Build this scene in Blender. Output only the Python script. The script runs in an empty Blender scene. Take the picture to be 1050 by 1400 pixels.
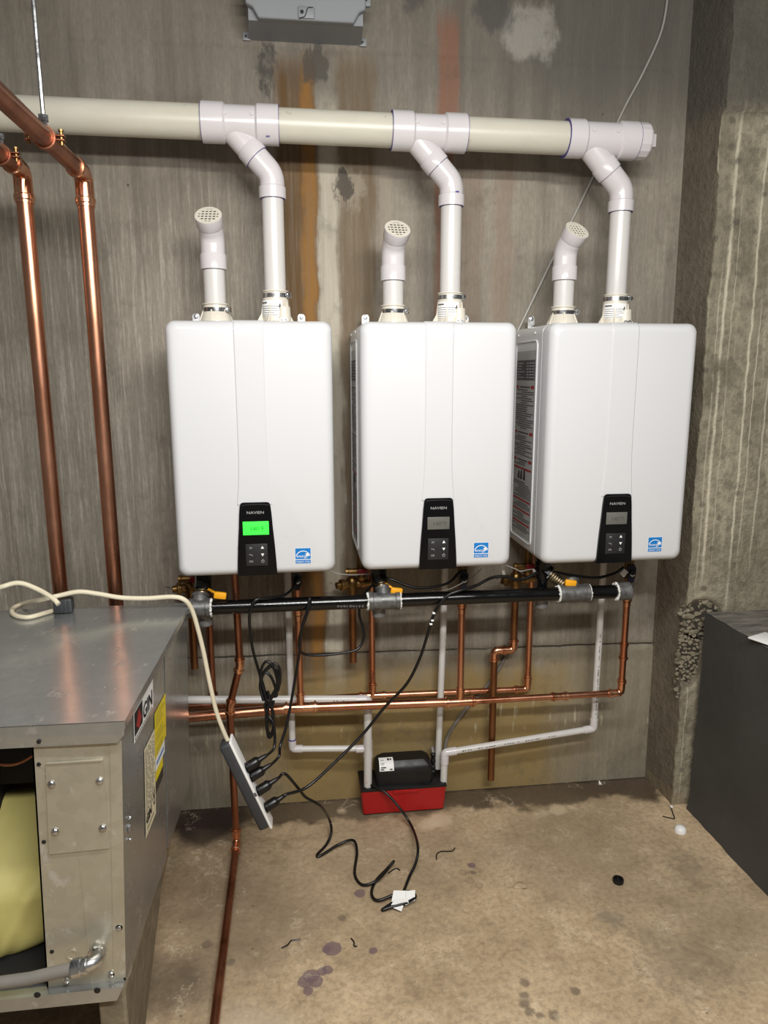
import bpy, bmesh, math, random
import numpy as np
from mathutils import Vector, Matrix

random.seed(7)
rng = np.random.default_rng(7)
scn = bpy.context.scene
COL = scn.collection

# ---------------------------------------------------------------- camera
F_PX = 982.87
YAW, PITCH, ROLL = 0.1210, 0.1917, -0.0023
CAM = np.array([0.0, -2.3549, 1.5084])
_cy, _sy, _cp, _sp = math.cos(YAW), math.sin(YAW), math.cos(PITCH), math.sin(PITCH)
_w = np.array([_sy * _cp, _cy * _cp, -_sp])
_r0 = np.array([_cy, -_sy, 0.0])
_u0 = np.cross(_r0, _w)
_r = math.cos(ROLL) * _r0 + math.sin(ROLL) * _u0
_u = -math.sin(ROLL) * _r0 + math.cos(ROLL) * _u0
cam_data = bpy.data.cameras.new('camera')
cam_data.sensor_fit = 'VERTICAL'
cam_data.sensor_height = 36.0
cam_data.lens = F_PX * 36.0 / 1400.0
cam_data.clip_start = 0.02
cam = bpy.data.objects.new('camera', cam_data)
COL.objects.link(cam)
cam.matrix_world = Matrix([[_r[0], _u[0], -_w[0], CAM[0]], [_r[1], _u[1], -_w[1], CAM[1]], [_r[2], _u[2], -_w[2], CAM[2]], [0, 0, 0, 1]])
scn.camera = cam

# ---------------------------------------------------------------- world, lights, exposure
world = bpy.data.worlds.new('world')
scn.world = world
world.use_nodes = True
bg = world.node_tree.nodes['Background']
bg.inputs[0].default_value = (1.0, 0.97, 0.93, 1)
bg.inputs[1].default_value = 0.13

def area_light(name, loc, target, sx, sy, power, color):
    ld = bpy.data.lights.new(name, 'AREA')
    ld.shape = 'RECTANGLE'
    ld.size, ld.size_y = sx, sy
    ld.energy = power
    ld.color = color
    ob = bpy.data.objects.new(name, ld)
    COL.objects.link(ob)
    ob.location = loc
    d = Vector(target) - Vector(loc)
    ob.rotation_euler = d.to_track_quat('-Z', 'Y').to_euler()
    return ob

area_light('strip_light', (0.15, -1.55, 2.14), (0.15, -0.35, 0.6), 1.25, 0.09, 20, (1.0, 0.985, 0.955))
area_light('rear_strip_light', (0.45, -2.75, 2.5), (0.45, -0.9, 0.0), 1.4, 0.12, 56, (1.0, 0.975, 0.93))
scn.view_settings.view_transform = 'Standard'
scn.view_settings.look = 'None'
scn.view_settings.exposure = 0.0
scn.view_settings.gamma = 1.0
scn.view_settings.use_curve_mapping = False

# ---------------------------------------------------------------- helpers
def at(px, py, x=None, y=None, z=None):
    """point where the sight line through a measured spot of the 1050x1400 photo meets a plane of the room"""
    d = _r * (px - 525) / F_PX + _u * (700 - py) / F_PX + _w
    if x is not None: t = (x - CAM[0]) / d[0]
    elif y is not None: t = (y - CAM[1]) / d[1]
    else: t = (z - CAM[2]) / d[2]
    return Vector(CAM + t * d)

def V(*a): return Vector(a)

class MB:
    def __init__(s):
        s.v, s.f = [], []
    def add(s, verts, faces):
        n = len(s.v)
        s.v += [tuple(p) for p in verts]
        s.f += [tuple(i + n for i in f) for f in faces]
        return s
    def bm(s, b):
        b.verts.index_update()
        s.add([p.co[:] for p in b.verts], [[q.index for q in f.verts] for f in b.faces])
        b.free()
        return s
    def box(s, c, size, bevel=0.0, rot=None, seg=2):
        b = bmesh.new()
        bmesh.ops.create_cube(b, size=1.0)
        for p in b.verts:
            p.co = Vector((p.co.x * size[0], p.co.y * size[1], p.co.z * size[2]))
        if bevel > 0:
            bmesh.ops.bevel(b, geom=list(b.edges), offset=bevel, segments=seg, profile=0.5, affect='EDGES')
        for p in b.verts:
            p.co = (rot @ p.co if rot else p.co) + Vector(c)
        return s.bm(b)
    def hexa(s, p):
        """8 corners: bottom 4 ccw, top 4 ccw"""
        return s.add(p, [(3, 2, 1, 0), (4, 5, 6, 7), (0, 1, 5, 4), (1, 2, 6, 5), (2, 3, 7, 6), (3, 0, 4, 7)])
    def tube(s, path, r, n=14, caps=True, ref=None):
        path = [Vector(p) for p in path]
        m = len(path)
        rr = r if isinstance(r, (list, tuple)) else [r] * m
        T = []
        for i in range(m):
            a = path[max(i - 1, 0)]; b = path[min(i + 1, m - 1)]
            T.append((b - a).normalized())
        u = T[0].orthogonal().normalized()
        vs, fs = [], []
        for i in range(m):
            u = (u - T[i] * u.dot(T[i])).normalized()
            w = T[i].cross(u)
            for k in range(n):
                a = 2 * math.pi * k / n
                vs.append(path[i] + (u * math.cos(a) + w * math.sin(a)) * rr[i])
        for i in range(m - 1):
            for k in range(n):
                k2 = (k + 1) % n
                fs.append((i * n + k, i * n + k2, (i + 1) * n + k2, (i + 1) * n + k))
        if caps:
            fs.append(tuple(range(n - 1, -1, -1)))
            fs.append(tuple((m - 1) * n + k for k in range(n)))
        return s.add(vs, fs)
    def rev(s, A, D, prof, n=24):
        """solid of revolution: prof = [(distance along D from A, radius)]"""
        A = Vector(A); D = Vector(D).normalized()
        u = D.orthogonal().normalized(); w = D.cross(u)
        vs, fs = [], []
        for t, r in prof:
            for k in range(n):
                a = 2 * math.pi * k / n
                vs.append(A + D * t + (u * math.cos(a) + w * math.sin(a)) * r)
        m = len(prof)
        for i in range(m - 1):
            for k in range(n):
                k2 = (k + 1) % n
                fs.append((i * n + k, i * n + k2, (i + 1) * n + k2, (i + 1) * n + k))
        if prof[0][1] > 1e-6: fs.append(tuple(range(n - 1, -1, -1)))
        if prof[-1][1] > 1e-6: fs.append(tuple((m - 1) * n + k for k in range(n)))
        return s.add(vs, fs)
    def ring(s, A, D, r0, r1, h, n=24):
        """hollow ring"""
        A = Vector(A); D = Vector(D).normalized()
        return s.rev(A, D, [(0, r0), (0, r1), (h, r1), (h, r0), (0, r0)], n) if False else s._ring(A, D, r0, r1, h, n)
    def _ring(s, A, D, r0, r1, h, n):
        u = D.orthogonal().normalized(); w = D.cross(u)
        prof = [(0, r0), (0, r1), (h, r1), (h, r0)]
        vs, fs = [], []
        for t, r in prof:
            for k in range(n):
                a = 2 * math.pi * k / n
                vs.append(A + D * t + (u * math.cos(a) + w * math.sin(a)) * r)
        for i in range(4):
            j = (i + 1) % 4
            for k in range(n):
                k2 = (k + 1) % n
                fs.append((i * n + k, i * n + k2, j * n + k2, j * n + k))
        return s.add(vs, fs)
    def prism(s, poly, O, ux, uy, depth):
        """extrude 2D polygon (list of (a,b)) lying at O+ux*a+uy*b by vector depth"""
        O, ux, uy, d = Vector(O), Vector(ux), Vector(uy), Vector(depth)
        n = len(poly)
        a = [O + ux * p[0] + uy * p[1] for p in poly]
        b = [p + d for p in a]
        fs = [tuple(range(n - 1, -1, -1)), tuple(n + i for i in range(n))]
        for i in range(n):
            j = (i + 1) % n
            fs.append((i, j, n + j, n + i))
        return s.add(a + b, fs)
    def quad(s, O, ux, uy, a0, b0, a1, b1):
        O, ux, uy = Vector(O), Vector(ux), Vector(uy)
        return s.add([O + ux * a0 + uy * b0, O + ux * a1 + uy * b0, O + ux * a1 + uy * b1, O + ux * a0 + uy * b1], [(0, 1, 2, 3)])
    def text(s, t, O, ux, uy, size, align='CENTER', shear=0.0, squash=1.0, bold=0.0):
        cu = bpy.data.curves.new('txt', 'FONT')
        cu.body = t; cu.size = size; cu.align_x = align; cu.shear = shear; cu.resolution_u = 2; cu.offset = bold
        ob = bpy.data.objects.new('txt', cu)
        me = bpy.data.meshes.new_from_object(ob)
        O, ux, uy = Vector(O), Vector(ux), Vector(uy)
        s.add([O + ux * p.co.x * squash + uy * p.co.y for p in me.vertices], [tuple(p.vertices) for p in me.polygons])
        bpy.data.objects.remove(ob); bpy.data.curves.remove(cu); bpy.data.meshes.remove(me)
        return s
    def build(s, name, mat, parent=None, sharp=40, flip=False):
        off = OFF.get(parent.name, Vector((0, 0, 0))) if parent else Vector((0, 0, 0))
        me = bpy.data.meshes.new(name)
        me.from_pydata([(p[0] - off[0], p[1] - off[1], p[2] - off[2]) for p in s.v], [], s.f)
        me.materials.append(mat)
        b = bmesh.new(); b.from_mesh(me)
        bmesh.ops.recalc_face_normals(b, faces=b.faces)
        b.to_mesh(me); b.free()
        me.polygons.foreach_set('use_smooth', [sharp > 0] * len(me.polygons))
        me.set_sharp_from_angle(angle=math.radians(sharp))
        me.update()
        ob = bpy.data.objects.new(name, me)
        COL.objects.link(ob)
        if name in PRINT: ob['kind'] = 'stuff'
        if parent:
            ob.parent = parent
            OFF[ob.name] = off
        return ob

OFF = {}
# flat print and ragged tape too fine to pick apart
PRINT = {'red_print', 'text_lines', 'table_lines', 'warning_lines', 'label_lines', 'label_print', 'small_lettering', 'pipe_lettering', 'mill_print', 'thread_tape', 'key_lettering', 'clamp_slots', 'vent_slots', 'primer_smear', 'hand_pictogram', 'approval_marks', 'label_mark'}

def thing(name, label, cat, loc=(0, 0, 0), group=None):
    o = bpy.data.objects.new(name, None)
    o.empty_display_size = 0.05
    COL.objects.link(o)
    o.location = loc
    OFF[o.name] = Vector(loc)
    o['label'] = label; o['category'] = cat
    if group: o['group'] = group
    return o

def tag(o, label, cat, group=None):
    o['label'] = label; o['category'] = cat
    if group: o['group'] = group
    # put the origin of a single-mesh thing at its base
    if o.type == 'MESH' and o.parent is None:
        me = o.data
        n = len(me.vertices)
        co = np.empty(n * 3); me.vertices.foreach_get('co', co); co = co.reshape(-1, 3)
        c = np.array([(co[:, 0].min() + co[:, 0].max()) / 2, (co[:, 1].min() + co[:, 1].max()) / 2, co[:, 2].min()])
        me.vertices.foreach_set('co', (co - c).ravel())
        me.update()
        o.location = c
    return o

def struct(o):
    o['kind'] = 'structure'
    return o

def fillet(path, R, k=7):
    path = [Vector(p) for p in path]
    out = [path[0]]
    for i in range(1, len(path) - 1):
        a = (path[i - 1] - path[i]); b = (path[i + 1] - path[i])
        la, lb = a.length, b.length
        a.normalize(); b.normalize()
        ang = a.angle(b)
        if ang > math.pi - 0.02:
            out.append(path[i]); continue
        t = min(R / math.tan(ang / 2), la * 0.49, lb * 0.49)
        r = t * math.tan(ang / 2)
        bis = (a + b).normalized()
        c = path[i] + bis * (r / math.sin(ang / 2))
        p0 = path[i] + a * t - c; p1 = path[i] + b * t - c
        w = p0.angle(p1)
        for j in range(k + 1):
            s = j / k
            v = (p0 * math.sin((1 - s) * w) + p1 * math.sin(s * w)) / math.sin(w)
            out.append(c + v)
    out.append(path[-1])
    return out

def smooth(pts, k=6):
    """Catmull-Rom through points"""
    P = [Vector(p) for p in pts]
    P = [P[0] * 2 - P[1]] + P + [P[-1] * 2 - P[-2]]
    out = []
    for i in range(1, len(P) - 2):
        a, b, c, d = P[i - 1], P[i], P[i + 1], P[i + 2]
        for j in range(k):
            t = j / k
            out.append(0.5 * ((2 * b) + (c - a) * t + (2 * a - 5 * b + 4 * c - d) * t * t + (3 * b - a - 3 * c + d) * t ** 3))
    out.append(P[-2])
    return out

# ---------------------------------------------------------------- materials
def srgb(r, g, b):
    f = lambda c: (c / 255 / 12.92) if c / 255 <= 0.04045 else ((c / 255 + 0.055) / 1.055) ** 2.4
    return (f(r), f(g), f(b), 1.0)

class NG:
    def __init__(s, name):
        s.m = bpy.data.materials.new(name)
        s.m.use_nodes = True
        s.nt = s.m.node_tree
        s.b = s.nt.nodes['Principled BSDF']
        tc = s.nt.nodes.new('ShaderNodeTexCoord')
        s.obj = tc.outputs['Object']
        g = s.nt.nodes.new('ShaderNodeNewGeometry')
        s.pos = g.outputs['Position']
    def put(s, sock, v):
        if isinstance(v, bpy.types.NodeSocket): s.nt.links.new(v, sock)
        else: sock.default_value = v
    def math(s, op, a, b=0.0, c=0.0, clamp=False):
        n = s.nt.nodes.new('ShaderNodeMath'); n.operation = op; n.use_clamp = clamp
        s.put(n.inputs[0], a); s.put(n.inputs[1], b)
        if op in ('MULTIPLY_ADD',): s.put(n.inputs[2], c)
        return n.outputs[0]
    def sep(s, v):
        n = s.nt.nodes.new('ShaderNodeSeparateXYZ'); s.put(n.inputs[0], v)
        return n.outputs
    def scale(s, v, sc, loc=(0, 0, 0), rot=(0, 0, 0)):
        n = s.nt.nodes.new('ShaderNodeMapping'); s.put(n.inputs[0], v)
        n.inputs['Scale'].default_value = sc; n.inputs['Location'].default_value = loc; n.inputs['Rotation'].default_value = rot
        return n.outputs[0]
    def noise(s, v, sc=5.0, det=4.0, rough=0.55, dist=0.0):
        n = s.nt.nodes.new('ShaderNodeTexNoise'); s.put(n.inputs['Vector'], v)
        n.inputs['Scale'].default_value = sc; n.inputs['Detail'].default_value = det
        n.inputs['Roughness'].default_value = rough; n.inputs['Distortion'].default_value = dist
        return n.outputs['Fac']
    def voro(s, v, sc=5.0, feat='F1', out='Distance'):
        n = s.nt.nodes.new('ShaderNodeTexVoronoi'); n.feature = feat; s.put(n.inputs['Vector'], v)
        n.inputs['Scale'].default_value = sc
        return n.outputs[out]
    def step(s, v, lo, hi, a=0.0, b=1.0):
        n = s.nt.nodes.new('ShaderNodeMapRange'); n.interpolation_type = 'SMOOTHSTEP'
        s.put(n.inputs[0], v); n.inputs[1].default_value = lo; n.inputs[2].default_value = hi
        n.inputs[3].default_value = a; n.inputs[4].default_value = b
        return n.outputs[0]
    def mul(s, a, b): return s.math('MULTIPLY', a, b)
    def band(s, v, lo, hi, soft):
        return s.mul(s.step(v, lo - soft, lo + soft), s.step(v, hi - soft, hi + soft, 1.0, 0.0))
    def mix(s, fac, a, b, mode='MIX'):
        n = s.nt.nodes.new('ShaderNodeMix'); n.data_type = 'RGBA'; n.blend_type = mode
        s.put(n.inputs[0], fac); s.put(n.inputs[6], a); s.put(n.inputs[7], b)
        return n.outputs[2]
    def bump(s, h, strength=0.3, dist=0.01):
        n = s.nt.nodes.new('ShaderNodeBump'); n.inputs['Strength'].default_value = strength
        n.inputs['Distance'].default_value = dist
        s.put(n.inputs['Height'], h)
        s.nt.links.new(n.outputs[0], s.b.inputs['Normal'])
    def out(s, col, rough=0.6, metal=0.0, **k):
        s.put(s.b.inputs['Base Color'], col); s.put(s.b.inputs['Roughness'], rough); s.put(s.b.inputs['Metallic'], metal)
        for kk, v in k.items(): s.put(s.b.inputs[kk], v)
        return s.m
    def blob(s, x, y, cx, cy, r, soft, wob=None, sy=1.0):
        dx = s.math('SUBTRACT', x, cx); dy = s.mul(s.math('SUBTRACT', y, cy), sy)
        d = s.math('SQRT', s.math('ADD', s.mul(dx, dx), s.mul(dy, dy)))
        if wob is not None: d = s.math('ADD', d, wob)
        return s.step(d, r - soft, r + soft, 1.0, 0.0)

def plain(name, col, rough=0.5, metal=0.0, var=0.08, sc=30.0, bump=0.0, stretch=(1, 1, 1), **k):
    g = NG(name)
    n = g.noise(g.scale(g.obj, stretch), sc, 3)
    dark = tuple(c * (1 - var * 2) for c in col[:3]) + (1,)
    light = tuple(min(1, c * (1 + var)) for c in col[:3]) + (1,)
    c = g.mix(n, dark, light)
    if bump: g.bump(n, bump, 0.004)
    return g.out(c, g.step(n, 0.2, 0.8, max(0.02, rough - 0.06), rough + 0.08), metal, **k)

# concrete of the back wall: vertical board grain, trowel marks, rust and lime runs
def mat_wall():
    g = NG('poured_concrete_wall')
    x, y, z = g.sep(g.pos)
    big = g.noise(g.scale(g.pos, (1.2, 1, 0.8)), 1.6, 5, 0.6)
    streak = g.noise(g.scale(g.pos, (12, 3, 0.9), (0, 0, 0), (0, 0.04, 0)), 2.2, 6, 0.62)
    streak2 = g.noise(g.scale(g.pos, (7, 3, 0.35), (3.1, 0, 0)), 2.0, 4, 0.6)
    fine = g.noise(g.scale(g.pos, (9, 9, 3)), 14, 5, 0.7)
    diag = g.noise(g.scale(g.pos, (46, 3, 1.9), (0, 0, 0), (0, 0.40, 0)), 2.0, 6, 0.7)
    c = g.mix(g.step(big, 0.25, 0.75), srgb(116, 109, 97), srgb(158, 150, 136))
    rt = g.step(x, -0.3, 0.2, 0.28, 0.6)
    c = g.mix(g.mul(g.step(streak, 0.40, 0.74, 0, 1.0), rt), c, srgb(174, 166, 150))
    c = g.mix(g.step(streak2, 0.52, 0.28, 0, 0.6), c, srgb(102, 93, 82))
    lft = g.step(x, -0.05, 0.15, 1.0, 0.2)
    c = g.mix(g.mul(g.mul(g.step(diag, 0.46, 0.68), 0.75), g.mul(lft, g.step(z, 2.25, 1.9))), c, srgb(186, 179, 166))
    vert = g.noise(g.scale(g.pos, (60, 3, 1.0), (5, 0, 0), (0, -0.03, 0)), 2.0, 6, 0.7)
    c = g.mix(g.mul(g.mul(g.step(vert, 0.52, 0.68), 0.7), g.mul(g.step(x, -0.45, -0.6), g.band(z, 1.1, 1.75, 0.2))), c, srgb(190, 183, 170))
    c = g.mix(g.step(fine, 0.35, 0.7, 0.30, 0.0), c, srgb(98, 92, 84))
    wob = g.math('SUBTRACT', g.noise(g.scale(g.pos, (3, 1, 2.2)), 3.0, 4), 0.5)
    xw = g.math('MULTIPLY_ADD', wob, 0.055, x)
    edge = g.math('SUBTRACT', g.noise(g.scale(g.pos, (40, 1, 3)), 2.0, 3), 0.5)
    xe = g.math('MULTIPLY_ADD', edge, 0.03, xw)
    grain = g.step(g.noise(g.scale(g.pos, (34, 1, 1.6)), 2.0, 5), 0.25, 0.65, 0.6, 1.0)
    # darker towards upper right: concrete tone with fading lamp light painted in
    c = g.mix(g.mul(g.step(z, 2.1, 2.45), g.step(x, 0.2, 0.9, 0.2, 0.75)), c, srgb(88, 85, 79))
    def run(lo, hi, soft, zlo, zhi, col, k):
        nonlocal c
        m = g.mul(g.band(xe, lo, hi, soft), g.band(z, zlo, zhi, 0.05))
        c = g.mix(g.mul(g.mul(m, grain), k), c, col)
    run(-0.034, 0.080, 0.010, -0.2, 2.41, srgb(98, 72, 38), 1.0)
    run(0.036, 0.074, 0.012, -0.2, 2.41, srgb(148, 104, 44), 0.85)
    run(0.084, 0.150, 0.010, 0.3, 2.30, srgb(190, 183, 166), 0.85)
    run(0.150, 0.262, 0.018, 0.2, 2.43, srgb(108, 90, 66), 0.85)
    run(0.275, 0.315, 0.012, 0.9, 2.2, srgb(150, 140, 122), 0.6)
    run(0.452, 0.515, 0.010, 1.5, 2.55, srgb(140, 96, 74), 0.85)
    run(0.53, 0.60, 0.02, 0.6, 2.2, srgb(128, 108, 92), 0.6)
    run(0.64, 0.70, 0.02, 1.2, 2.2, srgb(140, 116, 98), 0.5)
    # blotches
    wb = g.math('ADD', g.mul(wob, 0.14), g.mul(g.math('SUBTRACT', g.noise(g.scale(g.pos, (2, 1, 1)), 24, 5, 0.7), 0.5), 0.07))
    for cx, cz, r, sy, col, k in ((-0.055, 2.385, 0.034, 0.55, srgb(70, 67, 62), 0.85), (0.095, 2.40, 0.026, 0.5, srgb(74, 71, 66), 0.8),
                                  (0.168, 2.075, 0.042, 0.55, srgb(168, 158, 142), 0.45), (0.163, 2.075, 0.020, 0.28, srgb(60, 55, 49), 0.8), (0.735, 2.535, 0.075, 0.9, srgb(168, 164, 155), 0.7),
                                  (0.62, 2.59, 0.06, 1.0, srgb(82, 80, 76), 0.8), (0.38, 2.60, 0.045, 1.0, srgb(82, 80, 76), 0.7),
                                  (0.56, 2.24, 0.03, 1.0, srgb(170, 164, 152), 0.5), (0.78, 0.66, 0.025, 1.0, srgb(90, 84, 76), 0.5)):
        c = g.mix(g.mul(g.blob(x, z, cx, cz, r, r * 0.28, wb, sy), k), c, col)
    # yellow mineral bloom on the footing pour
    yl = g.mul(g.step(g.math('MULTIPLY_ADD', wob, 0.25, z), 0.40, 0.54, 1.0, 0.0), g.band(g.math('MULTIPLY_ADD', wob, 0.3, x), -0.14, 0.95, 0.16))
    c = g.mix(g.mul(yl, g.step(grain, 0.3, 1.0, 0.75, 1.0)), c, srgb(150, 122, 62))
    low = g.step(z, 0.52, 0.56, 1.0, 0.0)
    c = g.mix(g.mul(low, 0.35), c, srgb(142, 132, 106))
    # white lime licks under the joint
    lick = g.noise(g.scale(g.pos, (30, 1, 7), (0, 0, 0), (0, -0.5, 0)), 1.6, 3, 0.5)
    c = g.mix(g.mul(g.mul(g.step(lick, 0.60, 0.70), g.band(z, 0.22, 0.34, 0.04)), 0.7), c, srgb(196, 188, 160))
    jn = g.math('ABSOLUTE', g.math('SUBTRACT', g.math('MULTIPLY_ADD', wob, 0.012, z), g.math('MULTIPLY_ADD', x, -0.016, 0.555)))
    c = g.mix(g.mul(g.step(jn, 0.0015, 0.005, 1, 0), g.step(big, 0.35, 0.5, 0.25, 0.95)), c, srgb(48, 42, 36))
    mott = g.noise(g.pos, 6, 6, 0.7)
    c = g.mix(g.step(mott, 0.48, 0.28, 0, 0.5), c, srgb(92, 84, 73))
    # pinholes
    v = g.voro(g.scale(g.pos, (1, 1, .8)), 9.0)
    c = g.mix(g.step(v, 0.018, 0.04, 0.85, 0.0), c, srgb(52, 46, 40))
    h = g.math('ADD', g.mul(vert, 0.4), g.mul(fine, 0.6))
    g.bump(h, 0.5, 0.008)
    return g.out(c, 0.78)

def mat_pier():
    g = NG('pier_concrete')
    x, y, z = g.sep(g.pos)
    big = g.noise(g.scale(g.pos, (2, 2, 1.2)), 2.5, 5, 0.65)
    streak = g.noise(g.scale(g.pos, (14, 14, 0.6)), 2.2, 5, 0.6)
    fine = g.noise(g.pos, 38, 5, 0.7)
    c = g.mix(g.step(big, .25, .75), srgb(120, 113, 96), srgb(172, 164, 142))
    c = g.mix(g.step(streak, 0.48, 0.75, 0, 0.6), c, srgb(190, 182, 158))
    mott = g.noise(g.scale(g.pos, (1, 1, .7)), 9, 6, 0.7)
    c = g.mix(g.step(mott, 0.50, 0.32, 0, 0.6), c, srgb(92, 85, 72))
    c = g.mix(g.step(fine, 0.34, 0.58, 0.6, 0.0), c, srgb(104, 97, 82))
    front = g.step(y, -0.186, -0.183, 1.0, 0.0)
    jit = g.math('SUBTRACT', g.noise(g.scale(g.pos, (4, 4, 6)), 3.0, 4), 0.5)
    xl = g.math('MULTIPLY_ADD', jit, 0.012, x)
    for px, py, w_, z0_, z1_, k_ in ((1001, 300, .0045, .85, 2.25, .9), (1038, 330, .0035, .76, 2.25, .85), (1020, 640, .002, .9, 1.7, .6), (968, 600, .002, .8, 1.8, .5), (983, 200, .003, 1.2, 2.2, .7), (935, 1000, .002, .0, .5, .5), (1046, 560, .003, .9, 1.9, .6), (990, 560, .0015, .9, 2.0, .5)):
        xx = at(px, py, y=-.19).x
        m = g.mul(g.mul(g.band(xl, xx - w_, xx + w_, w_ * .7), g.band(z, z0_, z1_, .12)), g.mul(front, g.step(mott, 0.28, 0.5)))
        c = g.mix(g.mul(m, k_), c, srgb(208, 200, 178))
    c = g.mix(g.mul(g.step(g.voro(g.pos, 14), 0.10, 0.2, 1, 0), 0.5), c, srgb(70, 65, 58))
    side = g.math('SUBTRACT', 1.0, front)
    c = g.mix(g.mul(side, 0.7), c, srgb(96, 86, 73))  # side face darkened in the colour, standing for its weaker light
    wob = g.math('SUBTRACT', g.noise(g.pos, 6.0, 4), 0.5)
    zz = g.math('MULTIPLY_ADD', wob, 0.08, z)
    c = g.mix(g.mul(g.step(zz, 2.22, 2.30), 0.8), c, srgb(84, 81, 75))  # upper pier: darker concrete, with the lamp's cut-off shade painted in as well
    c = g.mix(g.mul(g.step(zz, 0.06, 0.02), 0.5), c, srgb(140, 124, 98))
    g.bump(g.math('ADD', g.mul(fine, 1.0), g.mul(big, 0.5)), 0.8, 0.012)
    return g.out(c, 0.85)

def mat_floor():
    g = NG('stained_concrete_floor')
    x, y, z = g.sep(g.pos)
    big = g.noise(g.pos, 2.2, 5, 0.6)
    mid = g.noise(g.pos, 9, 5, 0.65)
    fine = g.noise(g.pos, 60, 4, 0.7)
    scr = g.noise(g.scale(g.pos, (2, 26, 1), (0, 0, 0), (0, 0, 0.7)), 2.0, 3)
    c = g.mix(g.step(big, .25, .75), srgb(170, 149, 119), srgb(208, 183, 148))
    c = g.mix(g.step(mid, 0.5, 0.75, 0, 0.6), c, srgb(220, 197, 162))
    sm = g.noise(g.pos, 24, 6, 0.75)
    c = g.mix(g.step(sm, 0.54, 0.68, 0, 0.55), c, srgb(222, 202, 170))
    c = g.mix(g.step(sm, 0.44, 0.30, 0, 0.55), c, srgb(120, 104, 82))
    c = g.mix(g.step(mid, 0.45, 0.25, 0, 0.65), c, srgb(142, 123, 97))
    c = g.mix(g.step(fine, 0.35, 0.6, 0.35, 0.0), c, srgb(108, 92, 74))
    c = g.mix(g.step(scr, 0.66, 0.74, 0, 0.35), c, srgb(196, 178, 150))
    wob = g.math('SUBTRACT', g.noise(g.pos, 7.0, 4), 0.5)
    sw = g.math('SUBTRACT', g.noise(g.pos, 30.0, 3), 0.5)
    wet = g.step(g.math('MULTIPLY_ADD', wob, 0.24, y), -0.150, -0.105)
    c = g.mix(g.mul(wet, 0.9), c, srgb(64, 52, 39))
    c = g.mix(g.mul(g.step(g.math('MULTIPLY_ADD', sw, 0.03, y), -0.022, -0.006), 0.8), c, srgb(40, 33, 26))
    wb = g.mul(wob, 0.14)
    def bl(cx, cy, r, col, k, soft=0.35, w=wb, sy=1.0):
        nonlocal c
        c = g.mix(g.mul(g.blob(x, y, cx, cy, r, r * soft, w, sy), k), c, col)
    bl(-0.33, -0.10, 0.11, srgb(44, 32, 28), 0.95)
    bl(-0.20, -0.55, 0.20, srgb(122, 106, 86), 0.6, 0.6)
    bl(-0.30, -0.35, 0.16, srgb(104, 90, 72), 0.6, 0.6)
    bl(-0.34, -0.75, 0.09, srgb(92, 80, 66), 0.7, 0.6)
    bl(0.25, -0.30, 0.30, srgb(140, 123, 98), 0.5, 0.7)
    bl(0.85, -0.38, 0.25, srgb(140, 124, 100), 0.5, 0.7)
    bl(0.95, -0.85, 0.10, srgb(122, 110, 92), 0.5, 0.8, g.math('ADD', wb, g.mul(sw, 0.16)))
    bl(1.18, -0.52, 0.07, srgb(122, 112, 96), 0.5, 0.8, g.math('ADD', wb, g.mul(sw, 0.12)))
    bl(0.84, -0.68, 0.03, srgb(132, 122, 106), 0.6, 0.7, g.math('ADD', wb, g.mul(sw, 0.08)))
    bl(1.15, -0.75, 0.16, srgb(136, 122, 98), 0.5, 0.8)
    bl(-0.14, -0.95, 0.10, srgb(206, 190, 166), 0.55, 0.8)
    for px, py, r in ((735, 1113, .028), (765, 1107, .026), (780, 1104, .018), (582, 1128, .035), (600, 1122, .03), (467, 1108, .02)):
        p = at(px, py, z=0); bl(p.x, p.y, r, srgb(206, 188, 158), 0.7, 0.5)
    # purple primer drips
    w2 = g.mul(sw, 0.010)
    for px, py, r in ((492, 1221, .017), (455, 1297, .024), (446, 1298, .012), (510, 1300, .012), (426, 1334, .021), (418, 1342, .020), (432, 1342, .018), (421, 1355, .013), (440, 1328, .013), (448, 1326, .014), (645, 1183, .012)):
        p = at(px, py, z=0); bl(p.x, p.y, r, srgb(112, 92, 96), 0.80, 0.10, w2)
    for px, py, r in ((647, 1193, .010), (717, 1344, .012), (717, 1361, .012), (717, 1372, .014), (724, 1383, .012), (738, 1389, .010), (757, 1388, .014), (283, 1292, .014), (265, 1340, .010), (316, 1315, .012), (468, 1255, .012), (786, 1355, .012)):
        p = at(px, py, z=0); bl(p.x, p.y, r, srgb(112, 98, 82), 0.75, 0.4, w2)
    for px, py, r in ((642, 1204, .013), (632, 1193, .013), (655, 1211, .012), (597, 1226, .010)):
        p = at(px, py, z=0)
        m = g.math('SUBTRACT', g.blob(x, y, p.x, p.y, r, .002, w2), g.blob(x, y, p.x, p.y, r * .7, .002, w2))
        c = g.mix(g.mul(m, 0.5), c, srgb(118, 104, 84))
    dv = g.voro(g.pos, 13.0); wv = g.voro(g.scale(g.pos, (1, 1, 1), (3.3, 1.7, 0)), 10.0)
    c = g.mix(g.step(dv, 0.020, 0.045, 0.8, 0), c, srgb(70, 58, 44))
    c = g.mix(g.step(wv, 0.014, 0.026, 0.8, 0), c, srgb(236, 228, 208))
    crk = g.math('ABSOLUTE', g.math('SUBTRACT', g.noise(g.pos, 3.0, 6, 0.65), 0.5))
    c = g.mix(g.mul(g.step(crk, 0.0, 0.010, 0.35, 0), g.step(mid, 0.45, 0.6)), c, srgb(220, 206, 178))
    g.bump(g.math('ADD', g.mul(fine, 0.5), mid), 0.3, 0.008)
    return g.out(c, g.step(mid, 0.3, 0.7, 0.55, 0.8))

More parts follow.
